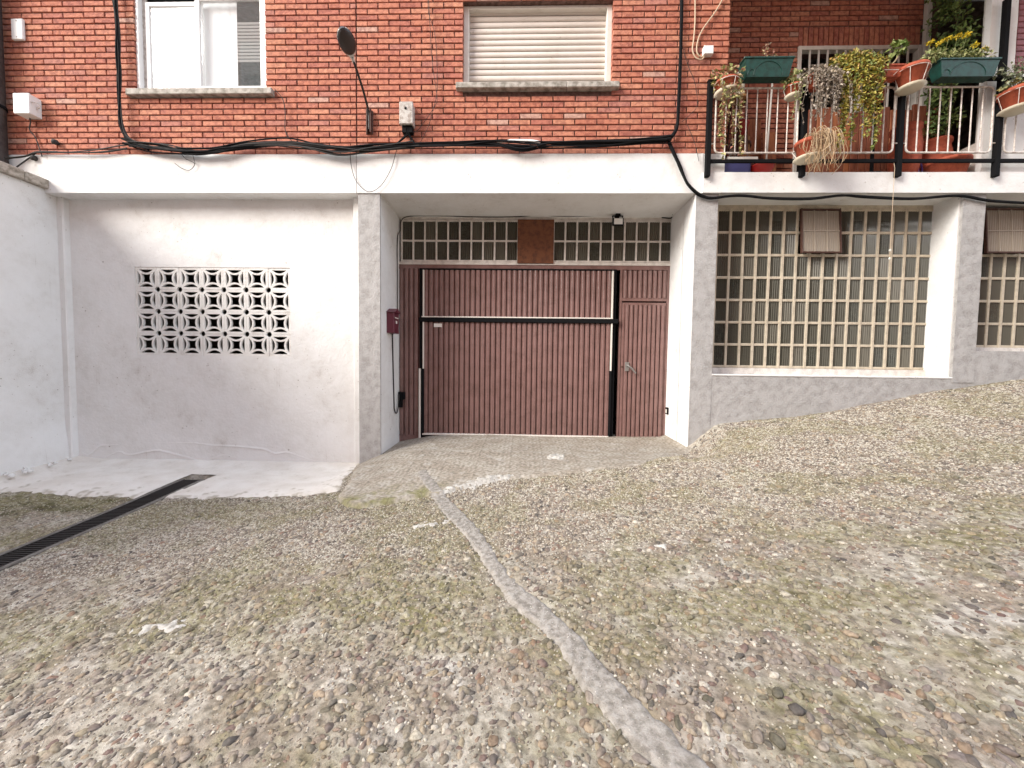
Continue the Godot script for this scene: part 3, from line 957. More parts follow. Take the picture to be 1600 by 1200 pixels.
func slat_mesh(pitch: float) -> ArrayMesh:           # one folded rib of a steel door, one metre tall
	var st := st_new()
	var p := pitch / 2
	var prof := [[-p, 0.0], [-p * 0.82, 0.0], [-p * 0.74, 0.033], [-p * 0.16, 0.0345], [-p * 0.02, 0.0375], [p * 0.12, 0.0345], [p * 0.70, 0.033], [p * 0.78, 0.0], [p, 0.0]]
	for i in prof.size() - 1:
		quad(st, Vector3(prof[i][0], 0, prof[i][1]), Vector3(prof[i + 1][0], 0, prof[i + 1][1]), Vector3(prof[i + 1][0], 1, prof[i + 1][1]), Vector3(prof[i][0], 1, prof[i][1]))
	for e in [0.0, 1.0]:
		for i in range(1, prof.size() - 2):
			if e == 1.0: tri(st, Vector3(-p * 0.82, e, 0), Vector3(prof[i][0], e, prof[i][1]), Vector3(prof[i + 1][0], e, prof[i + 1][1]))
			else: tri(st, Vector3(-p * 0.82, e, 0), Vector3(prof[i + 1][0], e, prof[i + 1][1]), Vector3(prof[i][0], e, prof[i][1]))
	return commit(st)

func slat_row(parent: Node, x0: float, x1: float, y0: float, y1: float, z: float, n: int, m: Material, seed_: int) -> void:
	var r := RandomNumberGenerator.new(); r.seed = seed_
	var mesh := slat_mesh((x1 - x0) / n)
	for i in n:
		var o := inst("slat", mesh, m, parent, Vector3(x0 + (i + 0.5) * (x1 - x0) / n, y0, z))
		o.rotation.y = r.randf_range(-0.004, 0.004)
		o.scale.y = y1 - y0

func beam_shape(x0: float, x1: float, y0: float, y1: float, z0: float, z1: float, seed_: int) -> ArrayMesh:     # hand-finished plaster: front face slightly uneven
	var st := st_new()
	st.set_smooth_group(0)
	var nx := int((x1 - x0) / 0.06) + 1; var ny := int((y1 - y0) / 0.06) + 1
	var p := func(i: int, j: int) -> Vector3:
		var x := lerpf(x0, x1, float(i) / nx); var y := lerpf(y0, y1, float(j) / ny)
		return Vector3(x, y, z1 + 0.004 * na.get_noise_2d(x * 120 + seed_, y * 120) + 0.0018 * nb.get_noise_2d(x * 500, y * 500 + seed_))
	for i in nx:
		for j in ny: quad(st, p.call(i, j), p.call(i + 1, j), p.call(i + 1, j + 1), p.call(i, j + 1))
	st.set_smooth_group(-1)
	for i in nx:
		var a: Vector3 = p.call(i, 0); var b: Vector3 = p.call(i + 1, 0)
		quad(st, Vector3(a.x, y0, z0), Vector3(b.x, y0, z0), b, a)
		a = p.call(i, ny); b = p.call(i + 1, ny)
		quad(st, a, b, Vector3(b.x, y1, z0), Vector3(a.x, y1, z0))
	for j in ny:
		var a: Vector3 = p.call(0, j); var b: Vector3 = p.call(0, j + 1)
		quad(st, Vector3(x0, a.y, z0), a, b, Vector3(x0, b.y, z0))
		a = p.call(nx, j); b = p.call(nx, j + 1)
		quad(st, a, Vector3(x1, a.y, z0), Vector3(x1, b.y, z0), b)
	quad(st, Vector3(x1, y0, z0), Vector3(x0, y0, z0), Vector3(x0, y1, z0), Vector3(x1, y1, z0))
	return commit(st)

func room(called: String, parent: Node, x0: float, x1: float, y0: float, y1: float, z0: float, z1: float, m: Material) -> void:    # five walls, open to the front
	var st := st_new()
	var t := 0.03
	box(st, x0 - t, x1 + t, y0 - t, y1 + t, z0 - t, z0)
	box(st, x0 - t, x0, y0, y1, z0, z1); box(st, x1, x1 + t, y0, y1, z0, z1)
	box(st, x0 - t, x1 + t, y1, y1 + t, z0, z1); box(st, x0 - t, x1 + t, y0 - t, y0, z0, z1)
	obj(called, st, m, parent)

func breeze_mesh(cuts: Array) -> ArrayMesh:           # a pierced block: four lens openings round a star; corner holes where cuts say so (order: +x+y, -x+y, -x-y, +x-y)
	var a := 0.1345; var lo := a - 0.028; var lx := 0.088; var dep := 0.040; var sm := 0.046; var tip := 0.059; var rad := 0.031; var th := 0.026
	var st := st_new()
	for side in 4:
		for mir in [1.0, -1.0]:
			# half wedge for the +y side, x from 0 to a
			var corner: int
			match side:
				0: corner = 0 if mir > 0 else 1
				1: corner = 1 if mir > 0 else 2
				2: corner = 2 if mir > 0 else 3
				_: corner = 3 if mir > 0 else 0
			var cut: bool = cuts[corner]
			var poly := PackedVector2Array()
			var n := 7
			for k in n + 1:                                        # star edge from the middle to the tip
				var t := float(k) / n
				poly.append(Vector2(tip * t, lerpf(sm, tip, t * t)))
			if cut:
				for k in 5:
					var g := lerpf(PI * 1.25, PI, k / 4.0)
					poly.append(Vector2(a + cos(g) * rad, a + sin(g) * rad))
			else:
				poly.append(Vector2(a, a))
			poly.append(Vector2(0, a))
			var open_from := poly.size() - 1                        # cut line from here to the lens
			for k in n + 1:
				var t := float(k) / n
				if k == 0: poly.append(Vector2(0, lo))
				elif k == n: poly.append(Vector2(lx, lo))
			for k in n:
				var t := 1.0 - float(k + 1) / n
				poly.append(Vector2(lx * t, lo - dep * (1.0 - t * t)))
			var hidden := {}
			hidden[open_from] = true                                 # (0,a) -> (0,lo)
			hidden[poly.size() - 1] = true                           # lens middle -> star middle
			hidden[n] = true                                         # along the diagonal
			var idx := Geometry2D.triangulate_polygon(poly)
			var ang := side * PI / 2
			var map := func(q: Vector2, z: float) -> Vector3:
				var w := Vector2(q.x * mir, q.y).rotated(ang)
				return Vector3(w.x, w.y, z)
			for k in range(0, idx.size(), 3):
				var p0: Vector3 = map.call(poly[idx[k]], 0.0); var p1: Vector3 = map.call(poly[idx[k + 1]], 0.0); var p2: Vector3 = map.call(poly[idx[k + 2]], 0.0)
				if (p1 - p0).cross(p2 - p0).z < 0:
					var t := p1; p1 = p2; p2 = t
				tri(st, p0, p1, p2)
			for k in poly.size():
				if hidden.has(k): continue
				var p0: Vector2 = poly[k]; var p1: Vector2 = poly[(k + 1) % poly.size()]
				quad(st, map.call(p0, 0.0), map.call(p0, -th), map.call(p1, -th), map.call(p1, 0.0))
	return commit(st)

func build_left_building() -> void:
	var b := thing("brick_building", "brick house block over a white wall pierced by a breeze-block vent", "building", Vector3.ZERO, "brick house blocks side by side")
	b.position = Vector3(0, 0, 0)
	var win := [-4.55, -3.0, 3.145, 4.44]
	var st := st_new()
	wall_cells(st, -6.7, -1.953, BAND, 5.0, -0.30, -0.013, [[win[0] - 0.008, win[1] + 0.008, win[2] - 0.075, win[3]]])
	obj("mortar_wall", st, M.mortar, b)
	lay_bricks(b, -6.7, -1.953, BAND + 0.004, 4.95, 0.0, [[win[0], win[1], win[2] - 0.07, win[3]]], 0.06, 300, 17)
	st = st_new()
	box(st, -9.0, -1.953, 5.0, 11.0, -0.5, -0.02)
	box(st, -9.0, -6.7, -2.0, 5.0, -0.9, -0.35)
	obj("upper_wall", st, M.brick_far, b)
	inst("beam", beam_shape(-6.5, -1.953, SOFFIT, BAND, -0.40, 0.012, 3), M.white_beam, b)
	# recessed white wall with the vent opening
	var vx0 := -4.806; var vx1 := -2.853; var vy0 := 0.086; var vy1 := 1.168
	var pn := 0.006
	st = st_new()
	wall_cells(st, -5.62, -2.03, -1.6, SOFFIT + 0.05, -0.27, -0.17, [[vx0, vx1, vy0, vy1]])
	obj("white_wall", st, M.white_plaster, b)
	st = st_new()
	cbox(st, -2.04, -1.93, -1.6, SOFFIT + 0.02, -0.4, -0.105, 0.008)
	obj("wall_edge", st, M.white_plaster, b)
	st = st_new()
	cbox(st, -5.74, -5.606, -1.6, SOFFIT + 0.02, -0.4, -0.10, 0.012)
	obj("pier", st, M.white_plaster, b)
	# ragged ridges where coats of render end along the foot of the wall
	for line in [[[124, 716], [135, 715], [150, 721], [169, 713], [187, 706], [202, 711], [225, 707], [247, 704], [270, 709], [300, 717], [319, 721], [349, 711], [375, 717], [400, 722]],
			[[232, 691], [262, 692], [300, 692], [337, 696], [375, 698], [412, 702], [431, 709], [450, 707], [480, 717], [499, 721], [530, 724]], [[126, 704], [139, 711], [157, 697], [172, 696], [190, 694]]]:
		st = st_new()
		var pts := []
		for q in line: pts.append(at(q[0], q[1], -0.17))
		var sl := smooth_line(pts, 6)
		for i in sl.size() - 1:
			var e0 := sl[i] + Vector3(0, 0.006 * nc.get_noise_1d(i * 300.0), 0); var e1 := sl[i + 1] + Vector3(0, 0.006 * nc.get_noise_1d((i + 1) * 300.0), 0)
			var w0 := 0.0075 * sin(PI * i / (sl.size() - 1)); var w1 := 0.0075 * sin(PI * (i + 1) / (sl.size() - 1))
			quad(st, Vector3(e0.x, e0.y - w0 * 0.5, -0.171 + w0), Vector3(e1.x, e1.y - w1 * 0.5, -0.171 + w1), Vector3(e1.x, e1.y + w1 * 3.5, -0.1715), Vector3(e0.x, e0.y + w0 * 3.5, -0.1715))
			quad(st, Vector3(e0.x, e0.y - w0, -0.1715), Vector3(e1.x, e1.y - w1, -0.1715), Vector3(e1.x, e1.y - w1 * 0.5, -0.171 + w1), Vector3(e0.x, e0.y - w0 * 0.5, -0.171 + w0))
		obj("render_ridge", st, M.white_plaster, b)
	# vent of pierced blocks
	var vent := part("breeze_block_vent", b)
	var cache := {}
	for i in 7:
		for j in 4:
			var cuts := [i < 6 and j < 3, i > 0 and j < 3, i > 0 and j > 0, i < 6 and j > 0]
			var key := str(cuts)
			if not cache.has(key): cache[key] = breeze_mesh(cuts)
			var o := inst("breeze_block", cache[key], M.plastic_breeze, vent, Vector3(lerpf(vx0, vx1, (i + 0.5) / 7.0) + rng.randf_range(-0.001, 0.001), lerpf(vy0, vy1, (j + 0.5) / 4.0), -0.176 + rng.randf_range(-0.003, 0.002)))
			o.scale = Vector3((vx1 - vx0) / 7 / 0.2705, (vy1 - vy0) / 4 / 0.2705, 1)
	room("store_room", b, vx0 - 0.9, vx1 + 0.9, -1.3, vy1 + 0.8, -4.5, -0.28, M.interior)
	# white sliding window
	var w := part("window", b)
	var x0: float = win[0]; var x1: float = win[1]; var y0: float = win[2]; var y1: float = win[3]
	st = st_new()
	cbox(st, x0, x0 + 0.035, y0, y1, -0.12, -0.022, 0.004); cbox(st, x1 - 0.05, x1, y0, y1, -0.12, -0.022, 0.004)
	cbox(st, x0 + 0.03, x1 - 0.045, y0, y0 + 0.035, -0.12, -0.024, 0.004); cbox(st, x0 + 0.03, x1 - 0.045, y1 - 0.05, y1, -0.12, -0.024, 0.004)
	obj("frame", st, M.white_frame, w)
	st = st_new()
	box(st, x0 + 0.035, x0 + 0.075, y0 + 0.035, y1 - 0.05, -0.14, -0.075)
	obj("track", st, M.plastic_grey, w)
	var ytop := 4.235
	for s in [[x0 + 0.07, -3.80, -0.07, ytop - 0.035], [-3.86, x1 - 0.045, -0.045, ytop]]:
		st = st_new()
		var z: float = s[2]
		cbox(st, s[0], s[0] + 0.05, y0 + 0.03, s[3], z - 0.03, z, 0.003); cbox(st, s[1] - 0.05, s[1], y0 + 0.03, s[3], z - 0.03, z, 0.003)
		cbox(st, s[0] + 0.045, s[1] - 0.045, y0 + 0.03, y0 + 0.085, z - 0.03, z - 0.001, 0.003); cbox(st, s[0] + 0.045, s[1] - 0.045, s[3] - 0.045, s[3], z - 0.03, z - 0.001, 0.003)
		obj("sash", st, M.white_frame, w)
		st = st_new()
		quad(st, Vector3(s[0] + 0.045, y0 + 0.08, z - 0.015), Vector3(s[1] - 0.045, y0 + 0.08, z - 0.015), Vector3(s[1] - 0.045, s[3] - 0.04, z - 0.015), Vector3(s[0] + 0.045, s[3] - 0.04, z - 0.015))
		obj("pane", st, M.window_glass, w)
	st = st_new()
	box(st, x0 + 0.036, x1 - 0.05, ytop + 0.01, y1 - 0.052, -0.19, -0.09)
	obj("shutter_edge", st, M.black_metal, w)
	st = st_new()
	st.set_smooth_group(0)
	for i in 60:                                                   # net curtain hanging in shallow folds behind the glass
		var xa := lerpf(x0 + 0.05, -3.415, i / 60.0); var xb := lerpf(x0 + 0.05, -3.415, (i + 1) / 60.0)
		var za := -0.118 + 0.0015 * sin(i * 1.1) ; var zb := -0.118 + 0.0015 * sin((i + 1) * 1.1)
		quad(st, Vector3(xa, y0 + 0.04, za), Vector3(xb, y0 + 0.04, zb), Vector3(xb, y1 - 0.06, zb), Vector3(xa, y1 - 0.06, za))
	obj("curtain", st, M.curtain, w)
	st = st_new()
	cbox(st, -0.185, 0.185, 0.0, 0.027, -0.003, 0.006, 0.003)
	var reflection_slat_mesh := commit(st)
	for i in 12: inst("reflection_slat", reflection_slat_mesh, M.reflection_grey, w, Vector3(-3.235, 3.555 + i * 0.0385, -0.128)).rotation.x = 0.2  # added slats stand in for a shutter mirrored in the right pane
	room("flat_inside", w, x0 - 0.3, x1 + 0.3, y0 - 0.7, y1 + 0.1, -3.6, -0.31, M.interior)
	st = st_new()
	cbox(st, -4.62, -2.905, y0 - 0.072, y0, -0.2, 0.055, 0.007)
	obj("sill", st, M.stone_sill, b)

func build_right_building() -> void:
	var b := thing("brick_building", "brick house block with a brown garage door, glass-block windows and a planted balcony", "building", Vector3.ZERO, "brick house blocks side by side")
	var win := [-0.728, 0.962, 3.185, 4.10]
	var st := st_new()
	wall_cells(st, -1.945, 2.243, BAND, 5.0, -0.62, -0.013, [[win[0] - 0.008, win[1] + 0.008, win[2] - 0.065, win[3]]])
	obj("mortar_wall", st, M.mortar, b)
	lay_bricks(b, -1.945, 2.246, BAND + 0.004, 4.95, 0.0, [[win[0], win[1], win[2] - 0.06, win[3]]], 0.125, 300, 23)
	st = st_new()
	box(st, -1.945, 2.0, 5.0, 5.1, -0.62, -0.02)
	box(st, -1.945, 9.0, 5.1, 11.0, -0.7, -0.02)
	box(st, 6.6, 9.0, -1.0, 5.1, -0.9, -0.35)
	obj("upper_wall", st, M.brick_far, b)
	inst("beam", beam_shape(-1.945, 2.0, SOFFIT, BAND, -0.80, 0.012, 40), M.white_beam, b)
	inst("balcony_slab", beam_shape(2.0, 7.6, SOFFIT, 2.205, -0.80, 0.030, 80), M.white_beam, b)
	st = st_new()
	box(st, 2.0, 2.243, 2.205, BAND, -0.62, 0.006)
	obj("slab_corner", st, M.white_beam, b)

	# piers: grey fronts, white reveals
	for q in [[-1.935, -1.68, -0.025, 0.0, -1.6], [1.945, 2.19, -0.34, 0.0, -1.2], [4.884, 5.127, -0.34, -0.001, -0.12]]:
		inst("pier", beam_shape(q[0], q[1], q[4], SOFFIT - 0.002, q[2], q[3], int(q[0] * 100)), M.grey_render, b)
	st = st_new()
	box(st, -1.93, -1.682, -1.6, SOFFIT + 0.02, -0.95, -0.024)
	obj("reveal", st, M.white_plaster, b)
	st = st_new()
	box(st, 1.933, 2.1, -1.3, SOFFIT + 0.02, -0.95, -0.30)
	cbox(st, 1.933, 1.9445, -1.3, SOFFIT - 0.002, -0.31, 0.002, 0.002)
	obj("reveal", st, M.white_plaster, b)
	# base wall under the glass-block windows
	inst("base_wall", beam_shape(2.185, 5.0, -1.0, -0.064, -0.34, -0.003, 7), M.grey_render, b)
	inst("base_wall", beam_shape(5.0, 7.6, -1.0, 0.243, -0.34, -0.004, 9), M.grey_render, b)
	st = st_new()
	box(st, 2.19, 4.884, -0.064, 0.018, -0.40, -0.272)
	box(st, 5.127, 7.6, 0.243, 0.30, -0.40, -0.272)
	obj("sill_kerb", st, M.lattice_white, b)
	st = st_new()
	cbox(st, 2.19, 4.889, -0.076, -0.058, -0.272, 0.004, 0.003)
	obj("sill", st, M.white_plaster, b)
	st = st_new()
	box(st, 4.87, 4.8835, -0.06, SOFFIT, -0.34, -0.03)
	obj("reveal", st, M.white_plaster, b)
	room("store_room", b, 2.1, 7.5, -0.9, 2.3, -5.0, -0.36, M.interior)
	room("garage_room", b, -1.68, 1.93, -1.1, 2.3, -6.0, -0.86, M.interior)

	# big glass-block window and its neighbour
	var gz0 := -0.335; var gz1 := -0.30
	var g := lattice("glass_block_window", b, 2.175, 0.035, 17, 7, 0.1595, 0.2705, 0.030, gz0, gz1, M.lattice_beige, M.ribbed_glass, [[7, 10, 5, 7]])
	st = st_new()
	box(st, 2.1, 4.884, 1.945, SOFFIT + 0.02, -0.38, -0.305)
	obj("lintel", st, M.lattice_beige, b)
	var a0 := at(1255, 335, -0.28); var a1 := at(1318, 400, -0.2)
	hopper(g, 2.175 + 7 * 0.1595 + 0.01, 2.175 + 10 * 0.1595 - 0.01, 0.035 + 5 * 0.2705, 0.035 + 7 * 0.2705, gz1 + 0.022, 0.085)
	var g2 := lattice("glass_block_window", b, 5.10, 0.315, 12, 6, 0.1595, 0.2705, 0.030, gz0, gz1, M.lattice_beige, M.ribbed_glass, [[2, 5, 4, 6]])
	hopper(g2, 5.10 + 2 * 0.1595 + 0.01, 5.10 + 5 * 0.1595 - 0.01, 0.315 + 4 * 0.2705, 0.315 + 6 * 0.2705, gz1 + 0.022, 0.085)

	build_garage(b)
	build_shutter_window(b, win)
	build_balcony(b)

func build_garage(b: Node) -> void:
	var Z := -0.72
	# fanlight: cast grid with ribbed panes above the door
	var x0 := -1.655; var pw := 3.60 / 23.0
	lattice("fanlight", b, x0 + 0.008, 1.408, 23, 2, pw, 0.265, 0.023, -0.735, -0.70, M.lattice_white, M.ribbed_glass, [[10, 13, 0, 2]])
	var st := st_new()
	box(st, -1.682, 1.934, 1.355, 1.392, -0.78, -0.69); box(st, -1.682, 1.934, 1.954, 1.99, -0.78, -0.705)
	obj("fanlight_frame", st, M.lattice_white, b)
	st = st_new()
	cbox(st, x0 + 10 * pw + 0.0, x0 + 13 * pw + 0.012, 1.372, 1.945, -0.7, -0.672, 0.004)
	obj("cover_board", st, M.rusty_board, b)

	var X := func(px: float) -> float: return at(px, 560, Z).x
	var Y := func(py: float) -> float: return at(830, py, Z).y
	var floor_y := -0.985
	# header and fixed side panels
	st = st_new()
	box(st, -1.682, 1.934, 1.30, 1.356, -0.78, -0.70)
	obj("door_header", st, M.door_paint, b)
	var side := part("side_panel", b)
	slat_row(side, -1.68, X.call(655), floor_y + 0.03, 1.30, Z - 0.01, 4, M.door_paint, 1)
	st = st_new()
	box(st, -1.682, X.call(657), floor_y - 0.1, floor_y + 0.032, -0.76, -0.705)
	obj("foot_rail", st, M.door_paint, side)

	var over := part("overhead_panel", b)
	var rx0: float = X.call(965.5); var rx1 := 1.933
	slat_row(over, rx0 + 0.03, rx1 - 0.03, Y.call(466) + 0.01, 1.292, Z - 0.008, 9, M.door_paint, 2)
	st = st_new()
	cbox(st, rx0, rx0 + 0.03, floor_y - 0.05, 1.302, -0.77, -0.698, 0.003); cbox(st, rx1 - 0.03, rx1, floor_y - 0.05, 1.302, -0.77, -0.698, 0.003)
	cbox(st, rx0 + 0.03, rx1 - 0.03, Y.call(469) - 0.005, Y.call(466) + 0.012, -0.77, -0.699, 0.003)
	obj("door_frame", st, M.door_paint, over)

	# small door for people
	var pd := part("pedestrian_door", b)
	var px0 := rx0 + 0.036; var px1 := rx1 - 0.036; var pt: float = Y.call(472)
	slat_row(pd, px0 + 0.03, px1 - 0.012, floor_y + 0.06, pt - 0.035, Z + 0.004, 9, M.door_paint, 3)
	st = st_new()
	cbox(st, px0, px0 + 0.032, floor_y + 0.015, pt, -0.75, -0.690, 0.004); cbox(st, px1 - 0.014, px1, floor_y + 0.015, pt, -0.75, -0.691, 0.004)
	cbox(st, px0 + 0.03, px1 - 0.012, pt - 0.036, pt, -0.75, -0.692, 0.004); cbox(st, px0 + 0.03, px1 - 0.012, floor_y + 0.012, floor_y + 0.06, -0.75, -0.692, 0.004)
	obj("door_frame", st, M.door_paint, pd)
	st = st_new()
	var hp := at(981, 573, -0.68)
	tube(st, PackedVector3Array([hp + Vector3(-0.015, 0.02, -0.02), hp + Vector3(-0.012, 0.018, 0.03), hp + Vector3(0.03, -0.01, 0.035), hp + Vector3(0.10, -0.085, 0.03)]), 0.012, 8)
	cbox(st, hp.x - 0.04, hp.x + 0.015, hp.y - 0.06, hp.y + 0.06, -0.70, -0.672, 0.003)
	obj("handle", st, M.steel, pd)
	st = st_new()
	lathe(st, Vector3(hp.x - 0.075, hp.y - 0.0, -0.69), [[0.0, -0.012], [0.014, -0.01], [0.014, 0.01], [0.0, 0.012]], 10)
	obj("lock", st, M.rust_steel, pd)

	# tilting main door
	var d := part("garage_door", b)
	var L: float = X.call(663); var R: float = X.call(952)
	var t: float = Y.call(424); var m1: float = Y.call(497); var m2: float = Y.call(507); var f: float = Y.call(680)
	slat_row(d, L, R, m1, t, Z + 0.012, 36, M.door_paint, 4)
	slat_row(d, L, R, f + 0.01, m2 + 0.015, Z + 0.024, 36, M.door_paint, 5)
	st = st_new()
	cbox(st, L - 0.055, L - 0.012, floor_y - 0.03, 1.30, -0.745, -0.672, 0.004)
	cbox(st, R + 0.02, R + 0.062, floor_y - 0.03, 1.30, -0.745, -0.672, 0.004)
	cbox(st, L - 0.012, R + 0.02, t, 1.302, -0.74, -0.68, 0.004)
	obj("guide_post", st, M.black_metal, d)
	st = st_new()
	cbox(st, L - 0.055, R + 0.09, m2 + 0.014, m1 - 0.012, -0.74, -0.635, 0.006)
	obj("stiffening_bar", st, M.black_metal, d)
	st = st_new()
	cbox(st, L - 0.02, R + 0.02, m1 - 0.013, m1 + 0.004, -0.72, -0.640, 0.003)
	cbox(st, L - 0.01, R - 0.0, f - 0.01, f + 0.016, -0.72, -0.648, 0.004)
	obj("edge_strip", st, M.pale_metal, d)
	st = st_new()
	var ym: float = Y.call(578)
	cbox(st, L - 0.006, L + 0.012, ym, t - 0.005, -0.70, -0.646, 0.003)
	cbox(st, R - 0.002, R + 0.018, ym, t - 0.005, -0.70, -0.645, 0.003)
	cbox(st, L - 0.062, L - 0.034, floor_y - 0.02, ym, -0.70, -0.660, 0.003)
	obj("side_strip", st, M.pale_metal, d)
	st = st_new()
	cbox(st, L - 0.012, L + 0.014, f, ym, -0.71, -0.650, 0.003); cbox(st, R - 0.004, R + 0.020, f, ym, -0.71, -0.649, 0.003)
	box(st, L - 0.01, R + 0.02, floor_y - 0.03, f - 0.01, -0.74, -0.675)
	obj("rubber_seal", st, M.black_metal, d)
	st = st_new()
	var lp := at(684.5, 508, -0.67)
	cbox(st, lp.x - 0.055, lp.x + 0.055, lp.y - 0.028, lp.y + 0.02, -0.661, -0.652, 0.001)
	obj("notice_label", st, M.paper, d)

func build_shutter_window(b: Node, win: Array) -> void:
	var x0: float = win[0]; var x1: float = win[1]; var y0: float = win[2]; var y1: float = win[3]
	var w := part("window", b)
	var st := st_new()
	cbox(st, x0, x0 + 0.062, y0, y1, -0.16, -0.055, 0.005); cbox(st, x1 - 0.062, x1, y0, y1, -0.16, -0.055, 0.005)
	cbox(st, x0 + 0.06, x1 - 0.06, y1 - 0.035, y1, -0.16, -0.057, 0.005)
	obj("frame", st, M.old_frame, w)
	var sl := part("roller_shutter", b)
	st = st_new()
	st.set_smooth_group(0)
	var prof := [[0.0, 0.0], [0.006, 0.008], [0.02, 0.0125], [0.036, 0.0125], [0.05, 0.009], [0.056, 0.001], [0.0575, -0.004], [0.066, -0.004]]
	for i in prof.size() - 1:
		quad(st, Vector3(-1, prof[i][0], prof[i][1]), Vector3(1, prof[i][0], prof[i][1]), Vector3(1, prof[i + 1][0], prof[i + 1][1]), Vector3(-1, prof[i + 1][0], prof[i + 1][1]))
	var mesh := commit(st)
	var y := y0 + 0.003
	while y < y1 - 0.03:
		var o := inst("slat", mesh, M.shutter, sl, Vector3((x0 + x1) / 2, y, -0.125 + rng.randf_range(-0.001, 0.001)))
		o.scale.x = (x1 - x0) / 2 - 0.055
		y += 0.066
	st = st_new()
	box(st, x0 + 0.01, x1 - 0.01, y0, y1, -0.3, -0.2)
	obj("inner_wall", st, M.interior, w)
	st = st_new()
	cbox(st, -0.795, 0.455 - 0.002, y0 - 0.066, y0, -0.2, 0.06, 0.007)
	cbox(st, 0.455, 1.035, y0 - 0.067, y0 - 0.001, -0.2, 0.061, 0.007)
	obj("sill", st, M.stone_sill, b)

# ================================================================ balcony
const RAIL_Z := 0.055

